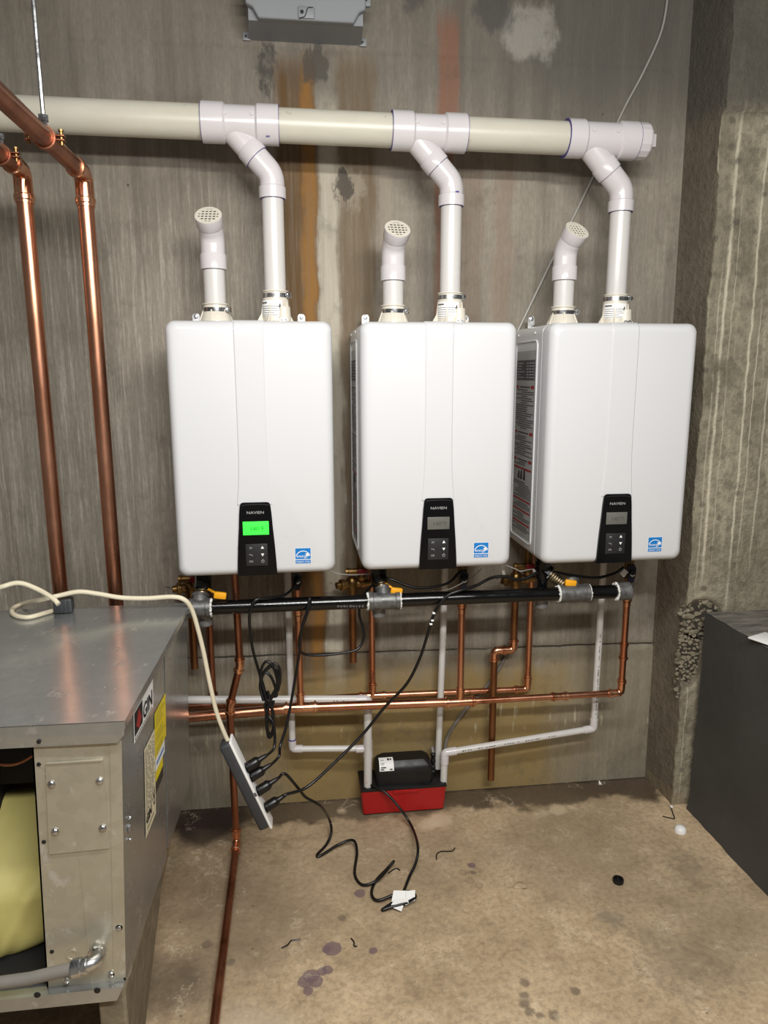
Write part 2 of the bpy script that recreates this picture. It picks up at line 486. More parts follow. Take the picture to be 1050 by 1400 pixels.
def mat_metal(name, a, b, rough, sc=18.0, stretch=(1, 1, 1), rv=0.12, bump=0.0, spots=None, metal=1.0):
    g = NG(name)
    n = g.noise(g.scale(g.obj, stretch), sc, 4, 0.6)
    c = g.mix(g.step(n, 0.3, 0.7), a, b)
    if spots:
        m = g.noise(g.obj, spots[1], 4, 0.7)
        c = g.mix(g.step(m, spots[2], spots[2] + 0.12, 0, 0.8), c, spots[0])
    if bump: g.bump(n, bump, 0.003)
    return g.out(c, g.step(n, 0.2, 0.8, rough - rv, rough + rv), metal)

M = {}
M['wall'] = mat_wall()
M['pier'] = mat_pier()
M['floor'] = mat_floor()
M['copper'] = mat_metal('copper_tube', srgb(192, 128, 98), srgb(220, 162, 132), 0.30, 7, (1, 1, 0.4), 0.08, spots=(srgb(136, 84, 60), 5, 0.58))
M['copper_bright'] = mat_metal('copper_fitting', srgb(212, 146, 112), srgb(238, 184, 150), 0.24, 20, rv=0.08)
M['copper_dull'] = mat_metal('tarnished_copper', srgb(142, 92, 70), srgb(182, 126, 100), 0.38, 6, (1, 1, 0.4), 0.08, spots=(srgb(112, 68, 50), 4, 0.55))
M['copper_brown'] = mat_metal('brown_copper', srgb(132, 92, 62), srgb(164, 116, 80), 0.45, 6, (1, 1, 0.4), 0.08)
M['brass'] = mat_metal('brass', srgb(116, 90, 56), srgb(156, 124, 78), 0.42, 30)
M['zinc_brass'] = mat_metal('worn_brass_nipple', srgb(128, 116, 94), srgb(172, 160, 136), 0.40, 40)
M['steel'] = mat_metal('zinc_steel', srgb(170, 172, 174), srgb(214, 216, 218), 0.28, 40)
M['steel_dull'] = plain('zinc_cast_cap', srgb(140, 141, 142), 0.4, 0.3, sc=50)
M['tape'] = plain('thread_tape', srgb(226, 226, 222), 0.7, sc=60)
M['iron'] = mat_metal('malleable_iron', srgb(92, 92, 92), srgb(120, 120, 119), 0.45, 60, bump=0.15, metal=0.55)
M['blackpipe'] = plain('black_lacquered_pipe', srgb(11, 11, 12), 0.13, sc=20)
M['rubber'] = plain('black_rubber', srgb(15, 15, 16), 0.34, sc=40)
M['blackplastic'] = plain('black_plastic', srgb(20, 20, 21), 0.42, sc=40)
M['gloss'] = plain('black_gloss', srgb(9, 9, 11), 0.12, sc=10, var=0.02)
M['pad'] = plain('button_pad', srgb(38, 38, 40), 0.35, sc=10, var=0.03)
def mat_enamel():
    g = NG('white_enamel')
    n = g.noise(g.obj, 7, 5, 0.7)
    z = g.sep(g.obj)[2]
    m = g.mul(g.step(n, 0.60, 0.72, 0, 0.28), g.step(z, 0.26, 0.04))
    c = g.mix(m, srgb(207, 208, 210), srgb(160, 154, 142))
    return g.out(c, 0.26, 0.0)
M['enamel'] = mat_enamel()
M['sidesheet'] = plain('side_sheet', srgb(222, 222, 222), 0.4, sc=12, var=0.02)
M['label'] = plain('silver_label', srgb(172, 172, 170), 0.45, sc=12, var=0.03)
M['print'] = plain('dark_print', srgb(84, 84, 84), 0.6, sc=12, var=0.03)
M['ink'] = plain('black_ink', srgb(24, 24, 26), 0.6, sc=12, var=0.03)
M['red'] = plain('red_print', srgb(160, 36, 36), 0.5, sc=12, var=0.03)
M['white'] = plain('white_print', srgb(240, 240, 238), 0.5, sc=12, var=0.01)
M['greyprint'] = plain('grey_print', srgb(168, 168, 168), 0.5, sc=12, var=0.01)
M['blue'] = plain('sticker_blue', srgb(22, 120, 196), 0.4, sc=12, var=0.02)
M['paper'] = plain('cream_paper', srgb(222, 212, 182), 0.7, sc=12, var=0.03)
M['yellow'] = plain('yellow_sticker', srgb(238, 216, 20), 0.35, sc=12, var=0.02)
M['lcd'] = plain('grey_screen', srgb(104, 104, 98), 0.25, sc=12, var=0.02)
M['lcdtext'] = plain('screen_segments', srgb(78, 78, 74), 0.4, sc=12, var=0.02)
def emit(name, col, s):
    g = NG(name)
    g.out(col, 0.3)
    g.put(g.b.inputs['Emission Color'], col); g.put(g.b.inputs['Emission Strength'], s)
    return g.m
M['green'] = emit('lit_green_screen', srgb(60, 235, 70), 0.75)
M['greentext'] = emit('lit_segments', srgb(24, 120, 34), 0.30)
M['pvc'] = plain('white_plastic_pipe', srgb(210, 208, 205), 0.26, sc=6, var=0.03)
def mat_oldpvc():
    g = NG('yellowed_plastic_pipe')
    n = g.noise(g.scale(g.obj, (2, 6, 6)), 3, 5, 0.65)
    s = g.noise(g.obj, 22, 3, 0.6)
    c = g.mix(n, srgb(190, 186, 169), srgb(213, 210, 197))
    c = g.mix(g.step(s, 0.66, 0.74, 0, 0.45), c, srgb(150, 142, 116))
    return g.out(c, 0.34)
M['pvc_old'] = mat_oldpvc()
M['pvc_fit'] = plain('white_plastic_fitting', srgb(210, 206, 208), 0.20, sc=9, var=0.025)
M['pvc_cream'] = plain('cream_plastic', srgb(214, 208, 194), 0.3, sc=9, var=0.02)
M['primer'] = plain('purple_primer', srgb(78, 72, 140), 0.5, sc=60, var=0.1)
M['screen'] = plain('dark_mesh', srgb(104, 106, 108), 0.6, sc=20)
def mat_galv(name, a, b, rough=0.36, metal=0.8):
    g = NG(name)
    v = g.voro(g.scale(g.obj, (1, 1, 1)), 55.0, 'F1', 'Color')
    vv = g.sep(v)[0]
    n = g.noise(g.obj, 4, 5, 0.65)
    scr = g.noise(g.scale(g.obj, (5, 60, 60)), 1.6, 4, 0.6)
    spot = g.noise(g.scale(g.obj, (1.4, 1, 1)), 17, 6, 0.72)
    c = g.mix(g.math('ADD', g.mul(vv, 0.25), g.mul(n, 0.75)), a, b)
    c = g.mix(g.step(spot, 0.58, 0.70, 0, 0.5), c, srgb(222, 222, 218))
    c = g.mix(g.step(spot, 0.34, 0.26, 0, 0.45), c, srgb(92, 90, 84))
    g.bump(g.math('ADD', n, g.mul(scr, 0.1)), 0.06, 0.02)
    r = g.math('ADD', g.mul(n, 0.08), rough - 0.05)
    return g.out(c, g.math('ADD', r, g.mul(g.step(spot, 0.52, 0.70), 0.10)), metal)
M['galv'] = mat_galv('galvanized_steel', srgb(160, 163, 163), srgb(194, 197, 197), 0.22, 0.76)
M['galv_dull'] = mat_galv('dull_galvanized_steel', srgb(170, 166, 150), srgb(204, 199, 182), 0.40, 0.6)
M['dark'] = plain('dark_interior', srgb(18, 17, 16), 0.8, sc=6)
M['red_plastic'] = plain('red_plastic', srgb(168, 20, 24), 0.34, sc=8, var=0.04)
M['cream'] = plain('cream_cable', srgb(222, 212, 186), 0.5, sc=20)
M['charcoal'] = plain('charcoal_plastic', srgb(58, 60, 63), 0.5, sc=20)
M['junction'] = plain('grey_enamel_box', srgb(142, 146, 150), 0.45, sc=6, var=0.04)
def mat_plinth():
    g = NG('black_painted_concrete')
    n = g.noise(g.obj, 5, 5, 0.65); f = g.noise(g.obj, 70, 4, 0.7)
    c = g.mix(n, srgb(54, 54, 53), srgb(80, 80, 78))
    g.bump(f, 0.3, 0.004)
    return g.out(c, 0.62)
M['plinth'] = mat_plinth()
def mat_plinth_top():
    g = NG('worn_painted_top')
    n = g.noise(g.scale(g.obj, (2, 9, 1)), 4, 5, 0.7)
    c = g.mix(g.step(n, 0.3, 0.7), srgb(74, 71, 68), srgb(136, 130, 122))
    g.bump(n, 0.6, 0.02)
    return g.out(c, 0.6)
M['plinth_top'] = mat_plinth_top()
M['stone'] = plain('aggregate_stone', srgb(138, 129, 110), 0.85, sc=25, var=0.3, bump=0.4)
M['void_shade'] = plain('dark_void', srgb(58, 53, 45), 0.9, sc=25, var=0.15)
M['block'] = plain('footing_block_concrete', srgb(138, 126, 104), 0.9, sc=30, var=0.3, bump=1.0)
M['wood'] = plain('weathered_timber', srgb(168, 142, 96), 0.8, sc=4, var=0.2, bump=0.3, stretch=(8, 0.8, 8))
M['bag'] = plain('yellow_sheet', srgb(202, 192, 118), 0.5, sc=9, var=0.14, bump=0.3)
M['conduit'] = plain('grey_conduit', srgb(128, 124, 118), 0.5, sc=20)
M['orange'] = plain('yellow_lever', srgb(240, 168, 30), 0.4, sc=20, var=0.03)
M['redlever'] = plain('red_lever', srgb(120, 18, 24), 0.4, sc=20)
M['bluelever'] = plain('navy_lever', srgb(14, 16, 34), 0.35, sc=20)
M['greytube'] = plain('grey_vinyl_tube', srgb(120, 116, 110), 0.4, sc=20)
M['wire'] = plain('grey_wire', srgb(168, 166, 160), 0.4, sc=20)

# ---------------------------------------------------------------- the room shell
def grid(x0, x1, z0, z1, nx, nz, fn):
    vs, fs = [], []
    for j in range(nz + 1):
        for i in range(nx + 1):
            a = x0 + (x1 - x0) * i / nx; b = z0 + (z1 - z0) * j / nz
            vs.append(fn(a, b))
    for j in range(nz):
        for i in range(nx):
            k = j * (nx + 1) + i
            fs.append((k, k + 1, k + nx + 2, k + nx + 1))
    return vs, fs

_ph = rng.uniform(0, 6.28, 24)
def ragged(x, f=1.0):
    return (math.sin(x * 17 * f + _ph[0]) + math.sin(x * 41 * f + _ph[1]) * .6 + math.sin(x * 93 * f + _ph[2]) * .45 + math.sin(x * 190 * f + _ph[3]) * .3) / 2.3
JZ = 0.552
def wall_pt(x, z):
    j = JZ - 0.016 * x + 0.003 * ragged(x)
    y = 0.0
    y += 0.0025 * math.sin(x * 2.1 + 1) * math.sin(z * 1.7)
    d = z - j
    if d < 0: y -= 0.006 * min(1.0, -d / 0.008)
    if abs(d) < 0.006: y += 0.004
    j2 = 2.452 - 0.004 * x + 0.003 * ragged(x, 1.3)
    if abs(z - j2) < 0.007: y += 0.003
    return (x, y, z)
vs, fs = grid(-3.0, 1.30, -0.01, 3.0, 430, 376, wall_pt)
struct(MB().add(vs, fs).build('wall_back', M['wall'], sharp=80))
vs, fs = grid(-3.0, 3.2, -4.6, 0.03, 60, 45, lambda a, b: (a, b, 0.0))
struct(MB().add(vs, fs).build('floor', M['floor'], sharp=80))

# pier standing out of the wall at the right, rough front with a broken corner
PY = -0.19
def pier_x(z): return 1.279 - 0.0085 * z
def pier_pt(s, z):
    # s: 0..1 side face from the wall to the corner, 1..  front face to the right
    px = pier_x(z)
    rag = 0.006 * ragged(z, 0.7)
    if s <= 1: 
        k = s ** 0.8
        x, y = px + 0.012 * k + (rag if s > 0.95 else 0), 0.01 + (PY - 0.01) * s
    else:
        x, y = px + 0.012 + (s - 1) * 1.0, PY
        y += 0.004 * math.sin(x * 23 + z * 5) * math.sin(z * 9) 
        if s < 1.02: x += rag
    if s > 1 and z > 2.265 - 0.03 * (x - 1.27) + 0.006 * ragged(x): y -= 0.016
    # honeycombed hollow
    q = max(0.0, 1 - ((x - 1.345) / 0.085) ** 2 - ((z - 0.68) / 0.085) ** 2)
    q2 = max(0.0, 1 - ((x - 1.315) / 0.05) ** 2 - ((z - 0.55) / 0.12) ** 2)
    if s > 0.97: y += 0.020 * min(1.0, (q + q2) * 2)
    return (x, y, z)
ss = [0, .15, .3, .45, .6, .75, .88, .96, 1.0001] + [1 + 0.01 * i for i in range(1, 26)] + [1.3, 1.4, 1.6, 2.0, 2.6]
vs, fs = [], []
NZ = 300
for j in range(NZ + 1):
    for s_ in ss: vs.append(pier_pt(s_, -0.01 + 3.01 * j / NZ))
n_ = len(ss)
for j in range(NZ):
    for i in range(n_ - 1):
        k = j * n_ + i
        fs.append((k, k + 1, k + n_ + 1, k + n_))
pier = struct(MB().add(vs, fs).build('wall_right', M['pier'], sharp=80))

def lump(mb, c, r, sq=(1, 1, 1), sub=1):
    b = bmesh.new()
    bmesh.ops.create_icosphere(b, subdivisions=sub, radius=r)
    for p in b.verts:
        p.co = Vector((p.co.x * sq[0], p.co.y * sq[1], p.co.z * sq[2])) * random.uniform(0.82, 1.18) + Vector(c)
    mb.bm(b)
# exposed aggregate in the hollow
voidm = MB()
for cx, cz, a, b_ in ((1.345, 0.68, .078, .078), (1.315, 0.55, .04, .11)):
    poly = [(cx + a * math.cos(t) * random.uniform(.85, 1), cz + b_ * math.sin(t) * random.uniform(.85, 1)) for t in np.linspace(0, 6.28, 25)[:-1]]
    voidm.prism(poly, (0, PY + 0.0135, 0), (1, 0, 0), (0, 0, 1), (0, 0.004, 0))
vo = voidm.build('void_backing', M['void_shade'], pier)  # dark sheet stands for the shade deep between the stones
placed = []
for _ in range(2600):
    if len(placed) > 150: break
    a_, b_ = random.uniform(1.272, 1.435), random.uniform(.38, .775)
    q = math.sqrt(((a_ - 1.350) / .085) ** 2 + ((b_ - .692) / .07) ** 2)
    q2 = math.sqrt(((a_ - 1.310) / .045) ** 2 + ((b_ - .555) / .16) ** 2)
    qq = min(q, q2)
    if qq > 1.12 or random.random() < (qq - .75) * 2: continue
    r_ = random.uniform(.008, .019) if q < 1 else random.uniform(.005, .012)
    if any((a_ - p[0]) ** 2 + (b_ - p[1]) ** 2 < (.72 * (r_ + p[2])) ** 2 for p in placed): continue
    placed.append((a_, b_, r_))
for a_, b_, r_ in placed:
    st = MB()
    hb = bmesh.new()
    for _k in range(12):
        d_ = Vector((random.gauss(0, 1), random.gauss(0, 1), random.gauss(0, 1))).normalized()
        hb.verts.new(Vector((d_.x * random.uniform(.95, 1.35), d_.y * .7, d_.z * random.uniform(.7, 1.15))) * r_ + Vector((a_, PY + .011 + r_ * .15, b_)))
    rs = bmesh.ops.convex_hull(hb, input=list(hb.verts))
    bmesh.ops.delete(hb, geom=[v for v in hb.verts if not v.link_faces], context='VERTS')
    st.bm(hb)
    st.build('aggregate_stone', M['stone'], pier, sharp=20)

# ---------------------------------------------------------------- dark plinth at the right
px0, py0 = 1.338, PY - 0.028
pl = thing('plinth', 'large dark painted block with a worn grey top against the rough pier', 'block', (1.9, -1.2, 0))
def rough_side(a, b): return (px0 + 0.003 * math.sin(a * 9) * math.sin(b * 11) - (0.012 * max(0, 1 - b / 0.05) * (0.5 + 0.5 * ragged(a, .5))), a, b)
vs, fs = grid(py0, -2.8, 0.0, 0.722, 110, 40, rough_side)
m = MB().add(vs, fs)
m.add([(px0, py0, 0), (2.6, py0, 0), (2.6, py0, .722), (px0, py0, .722)], [(0, 1, 2, 3)])
m.add([(px0, -2.8, 0), (2.6, -2.8, 0), (2.6, -2.8, .722), (px0, -2.8, .722)], [(0, 1, 2, 3)])
m.add([(2.6, py0, 0), (2.6, -2.8, 0), (2.6, -2.8, .722), (2.6, py0, .722)], [(0, 1, 2, 3)])
m.build('body', M['plinth'], pl, sharp=60)
vs, fs = grid(px0 + .001, 2.6, py0, -2.8, 60, 90, lambda a, b: (a, b, 0.722 + 0.004 * ragged(a * 2 + b) * math.sin(b * 31)))
MB().add(vs, fs).build('top_face', M['plinth_top'], pl, sharp=60)
c = at(1058, 878, z=.728)
m = MB(); m.box((c.x, c.y, .732), (.085, .11, .006), .0025, Matrix.Rotation(.4, 3, 'Z'))
tag(m.build('plastic_scrap', M['white']), 'white flat scrap lying on the dark block at the picture edge', 'scrap')

# ---------------------------------------------------------------- generic pipe builders
def joint_collar(mb, P, D, r, L=0.022, k=1.17, bead=1.42):
    """press fitting sleeve from P along D"""
    mb.rev(P, D, [(0, r * 1.02), (0, r * k), (L * .45, r * k), (L * .52, r * bead), (L * .78, r * bead), (L * .84, r * k), (L, r * k), (L, r * 1.02)], 20)

def copper_run(root, pts, r, mat, fit, R=0.02, skip=(), sleeve=0.022, n=16, bends=None):
    pts = [Vector(p) for p in pts]
    starts = []
    for i in range(len(pts) - 1):
        a, b = pts[i], pts[i + 1]
        MB().tube([a, b], r, n).build('pipe', mat, root)
    for i in range(1, len(pts) - 1):
        if i in skip: continue
        d0 = (pts[i - 1] - pts[i]).normalized(); d1 = (pts[i + 1] - pts[i]).normalized()
        ang = d0.angle(d1)
        t = R / math.tan(ang / 2)
        m = MB()
        path = fillet([pts[i] + d0 * (t + .006), pts[i], pts[i + 1] if False else pts[i] + d1 * (t + .006)], R * .999, 8)
        m.tube(path, r * 1.14, n)
        joint_collar(m, pts[i] + d0 * t, d0, r, sleeve)
        joint_collar(m, pts[i] + d1 * t, d1, r, sleeve)
        m.build('elbow_fitting', fit, root)

def tee_fit(root, C, D, B, r, rb, L, name='tee_fitting', mat=None, sleeve=0.022):
    C, D, B = Vector(C), Vector(D).normalized(), Vector(B).normalized()
    m = MB()
    m.tube([C - D * L, C + D * L], r * 1.13, 18)
    m.tube([C, C + B * (L * .9)], rb * 1.13, 18)
    joint_collar(m, C - D * (L - .004), -D, r, sleeve)
    joint_collar(m, C + D * (L - .004), D, r, sleeve)
    joint_collar(m, C + B * (L * .85), B, rb, sleeve)
    return m.build(name, mat or M['copper_bright'], root)

def coupling(root, C, D, r, L=0.05, mat=None, parent=None):
    C, D = Vector(C), Vector(D).normalized()
    m = MB()
    m.tube([C - D * (L / 2 - .018), C + D * (L / 2 - .018)], r * 1.12, 18)
    joint_collar(m, C - D * (L / 2 - .02), -D, r); joint_collar(m, C + D * (L / 2 - .02), D, r)
    return m.build('coupling', mat or M['copper_bright'], root)

def pvc_elbow(mb, P, d0, d1, r, R=0.02, L=0.022, k=1.18):
    d0, d1 = Vector(d0).normalized(), Vector(d1).normalized()
    ang = d0.angle(d1)
    t = R / math.tan(ang / 2)
    P = Vector(P)
    mb.tube(fillet([P + d0 * (t + .004), P, P + d1 * (t + .004)], R * .999, 8), r * 1.14, 20)
    for d in (d0, d1):
        mb.rev(P + d * t, d, [(-.002, r), (0, r * k), (L, r * k), (L, r * 1.005)], 22)

# ---------------------------------------------------------------- water heaters
HW, HH, HZ, HF, HB = 0.44, 0.698, 0.9465, -0.372, -0.022   # width, height, bottom, front, back
def rr_outline(w, h, rc, k=6):
    pts = []
    for cx, cz, a0 in ((w / 2 - rc, h / 2 - rc, 0), (-w / 2 + rc, h / 2 - rc, 90), (-w / 2 + rc, -h / 2 + rc, 180), (w / 2 - rc, -h / 2 + rc, 270)):
        for j in range(k + 1):
            a = math.radians(a0 + 90 * j / k)
            pts.append((cx + rc * math.cos(a), cz + rc * math.sin(a)))
    return pts
VY = -0.185      # depth of the vents
def make_casing(root, xc):
    zc = HZ + HH / 2
    Rf = 0.030
    secs = [(HB, 0.004), (HB - .004, 0.0), (HF + .075, 0.0), (HF + .074, 0.0018), (HF + .071, 0.0018), (HF + .070, 0.0)]
    for j in range(1, 9):
        a = math.pi / 2 * j / 8
        secs.append((HF + Rf - Rf * math.sin(a), Rf * .8 * (1 - math.cos(a))))
    rc0 = 0.026
    vs, fs = [], []
    for y, ins in secs:
        for a, b in rr_outline(HW - 2 * ins, HH - 2 * ins, max(rc0 - ins * .35, .01)):
            vs.append((xc + a, y, zc + b))
    n = 28
    for i in range(len(secs) - 1):
        for k in range(n):
            k2 = (k + 1) % n
            fs.append((i * n + k, i * n + k2, (i + 1) * n + k2, (i + 1) * n + k))
    fs.append(tuple(range(n))); fs.append(tuple((len(secs) - 1) * n + k for k in range(n)))
    MB().add(vs, fs).build('casing', M['enamel'], root, sharp=35)
    # pressed centre band that flares into the control panel
    zt = HZ + HH
    rows = []
    for j in range(1, 9):
        a = math.pi / 2 * j / 8
        rows.append((zt - Rf * .8 * (1 - math.cos(a)), HF + Rf - Rf * math.sin(a)))
    rows += [(z, HF) for z in list(np.linspace(zt - .05, HZ + .36, 7)) + [HZ + .32, HZ + .28, HZ + .25, HZ + .22, HZ + .205]]
    vs, fs = [], []
    for z, y in rows:
        d = max(0, (HZ + .36 - z) / .155)
        hw = .0365 + .009 * d * d
        up = .0022 * max(0, (y - HF) / Rf)
        for dx, dy in ((-hw - .004, .0006), (-hw, -.0022), (hw, -.0022), (hw + .004, .0006)):
            vs.append((xc - .002 + dx, y + dy, z + up))
    for i in range(len(rows) - 1):
        for k in range(3):
            fs.append((i * 4 + k, i * 4 + k + 1, i * 4 + k + 5, i * 4 + k + 4))
    MB().add(vs, fs).build('centre_band', M['enamel'], root, sharp=22)

def make_panel(root, xc):
    # control panel with lip, lettering and icons
    px = xc - .0005
    y0 = HF - .0065
    half = [(.032, .2115), (.0385, .2095), (.0415, .203), (.0440, .18), (.0465, .14), (.0505, .09), (.0535, .04), (.055, .0035)]
    poly = [(a, b) for a, b in half] + [(-a, b) for a, b in reversed(half)]
    m = MB()
    m.prism(poly, (px, y0, HZ), (1, 0, 0), (0, 0, 1), (0, .016, 0))
    cp = m.build('control_panel', M['gloss'], root, sharp=30)
    m = MB(); m.tube(smooth([(px - .037, y0 - .001, HZ + .203), (px - .02, y0 - .0015, HZ + .2055), (px + .02, y0 - .0015, HZ + .2055), (px + .037, y0 - .001, HZ + .203)], 4), .0013, 6)
    m.build('top_lip', M['pad'], cp)
    X, Z = V(1, 0, 0), V(0, 0, 1)
    yt = y0 - .0008
    MB().text('NAVIEN', (px, yt, HZ + .1795), X, Z, .0108, squash=1.25).build('brand_lettering', M['greyprint'], cp)
    m = MB(); m.box((px, y0 - .0004, HZ + .063), (.060, .0016, .062), .0007)
    m.build('button_pad', M['pad'], cp)
    yt = y0 - .0018
    m = MB()
    m.text('M', (px - .016, yt, HZ + .080), X, Z, .009); m.text('OK', (px - .016, yt, HZ + .042), X, Z, .008)
    a = V(px - .016, yt, HZ + .0635)
    m.quad(a, X, Z, -.004, -.0005, .004, .0006); m.quad(a, X, Z, .003, -.004, .004, 0); m.quad(a, X, Z, -.004, 0, -.003, .003)
    m.build('key_lettering', M['greyprint'], cp)
    m = MB()
    b = V(px + .016, yt, HZ + .0835)
    m.add([b + X * -.0045 - Z * .003, b + X * .0045 - Z * .003, b + Z * .005], [(0, 1, 2)])
    b = V(px + .016, yt, HZ + .0635)
    m.add([b + X * -.0045 + Z * .003, b + Z * -.005, b + X * .0045 + Z * .003], [(0, 1, 2)])
    m.build('arrow_keys', M['white'], cp)
    m = MB(); m._ring(V(px + .016, yt - .0002, HZ + .0445), V(0, 1, 0), .0032, .0042, .0003, 16)
    m.quad(V(px + .016, yt, HZ + .0445), X, Z, -.0005, .001, .0005, .006)
    m.build('power_symbol', M['greyprint'], cp)
    return cp, px, y0

def make_display(root, px, y0, lit):
    m = MB(); m.box((px + .0, y0 - .0003, HZ + .139), (.071 if lit else .064, .0014, .038 if lit else .036), .0006)
    d = m.build('lit_display' if lit else 'display', M['green'] if lit else M['lcd'], root)
    m = MB(); m.text('140\u00b0F' if lit else '140\u00b0F', (px + .003, y0 - .0014, HZ + .132), V(1, 0, 0), V(0, 0, 1), .017)
    m.build('display_digits', M['greentext'] if lit else M['lcdtext'], d)
    return d

def make_sticker(root, xc):
    s = .0215
    O = V(xc + .1275, HF - .0006, HZ + .054)
    X, Z = V(1, 0, 0), V(0, 0, 1)
    m = MB(); m.quad(O, X, Z, -s - .001, -s - .001, s + .001, s + .002); st = m.build('energy_sticker', M['white'], root)
    Y = V(0, -.0004, 0)
    m = MB(); m.quad(O + Y, X, Z, -s, -s * .42, s, s + .001); m.quad(O + Y, X, Z, -s, -s, s, -s * .52); m.build('sticker_field', M['blue'], st)
    m = MB()
    arc = []
    for i in range(17):
        a = math.radians(22 + 136 * i / 16)
        arc.append((a, 1))
    vs, fs = [], []
    for i in range(17):
        a = math.radians(18 + 144 * i / 16)
        w = .0022
        for r in (s * 1.02, s * 1.02 - w):
            p = O + Y * 2 + X * (math.cos(a) * r * .97) + Z * (math.sin(a) * r * .98 - s * .42 + .003)
            vs.append(p)
    for i in range(16): fs.append((2 * i, 2 * i + 1, 2 * i + 3, 2 * i + 2))
    m.add(vs, fs)
    m.text('energy', O + Y * 2 + X * -.003 + Z * -.004, X, Z, .0125, shear=.35, squash=.95)
    star = []
    for i in range(10):
        a = math.pi / 2 + i * math.pi / 5
        r = .0075 if i % 2 == 0 else .0032
        star.append(O + Y * 2 + X * (.0125 + math.cos(a) * r) + Z * (.004 + math.sin(a) * r))
    star.append(O + Y * 2 + X * .0125 + Z * .004)
    m.add(star, [(i, (i + 1) % 10, 10) for i in range(10)])
    m.text('ENERGY STAR', O + Y * 2 + Z * (-s + .0025), X, Z, .0068, squash=.88)
    m.build('sticker_lettering', M['white'], st)

def make_side_label(root, xc):
    xs = xc - HW / 2
    # pressed rim and instruction label on the left side
    y0, y1, z0, z1 = -.262, -.058, HZ + .035, HZ + HH - .045
    cy, cz = (y0 + y1) / 2, (z0 + z1) / 2
    path = [V(xs - .0005, cy + a, cz + b) for a, b in rr_outline(y1 - y0, z1 - z0, .016, 4)]
    path.append(path[0])
    MB().tube(path, .0035, 8, False).build('side_rim', M['enamel'], root)
    O = V(xs - .0012, cy, cz)
    ux, uz = V(0, -1, 0), V(0, 0, 1)     # read from the left, front of the heater to the right
    hw, hh = (y1 - y0) / 2 - .012, (z1 - z0) / 2 - .012
    MB().quad(O, ux, uz, -hw, -hh, hw, hh - .015).build('instruction_label', M['label'], root)
    lab = root.children[-1]
    lab = [o for o in root.children if o.name.startswith('instruction_label')][0]
    O2 = O + V(-.0006, 0, 0)
    red, dk, wh = MB(), MB(), MB()
    top = hh - .02
    H = 2 * hh - .02
    def zf(f): return top - H * f
    W = hw - .004
    dk.quad(O2, ux, uz, -W, zf(.145), W, zf(.04))
    for i in range(6):
        wh.quad(O2 + V(-.0004, 0, 0), ux, uz, -W + .006, zf(.055 + i * .015) - .0012, -W + random.uniform(.03, .07), zf(.055 + i * .015))
        for k in range(3): wh.quad(O2 + V(-.0004, 0, 0), ux, uz, .01 + k * .026, zf(.055 + i * .015) - .0012, .028 + k * .026, zf(.055 + i * .015))
    for f in (.178, .425, .575):
        red.quad(O2, ux, uz, -W, zf(f + .012), -W + .02, zf(f - .004)); red.quad(O2, ux, uz, W - .03, zf(f + .012), W, zf(f - .004))
        dk.quad(O2, ux, uz, -W + .03, zf(f + .008), W - .04, zf(f))
    for f in (.62, .795, .855, .925): red.quad(O2, ux, uz, -W, zf(f + .010), W, zf(f))
    for f0, f1 in ((.195, .405), (.445, .55), (.59, .612), (.70, .785), (.815, .848), (.875, .915), (.945, .97)):
        f = f0
        while f < f1:
            a = -W + random.choice((0, 0, 0, .02, .05))
            dk.quad(O2, ux, uz, a, zf(f) - .0028, W - random.choice((0, .004, .02, .06)), zf(f))
            f += .0115
    red.build('red_print', M['red'], lab); dk.build('text_lines', M['print'], lab); wh.build('table_lines', M['white'], lab)
    m = MB()
    for dx, hgt in ((-.035, .026), (-.01, .03), (.02, .036)):
        m.prism([(dx - .009, zf(.685)), (dx + .009, zf(.685)), (dx + .007, zf(.685) + hgt), (dx - .004, zf(.685) + hgt * .8)], O2, ux, uz, (-.0003, 0, 0))
    m.build('hand_pictogram', M['ink'], lab)
    for y in (-.075, -.235):
        m = MB().rev((xs - .001, y, HZ + HH - .022), (-1, 0, 0), [(0, .004), (.0015, .0035), (.002, 0)], 10)
        m.build('side_rivet', M['white'], root)

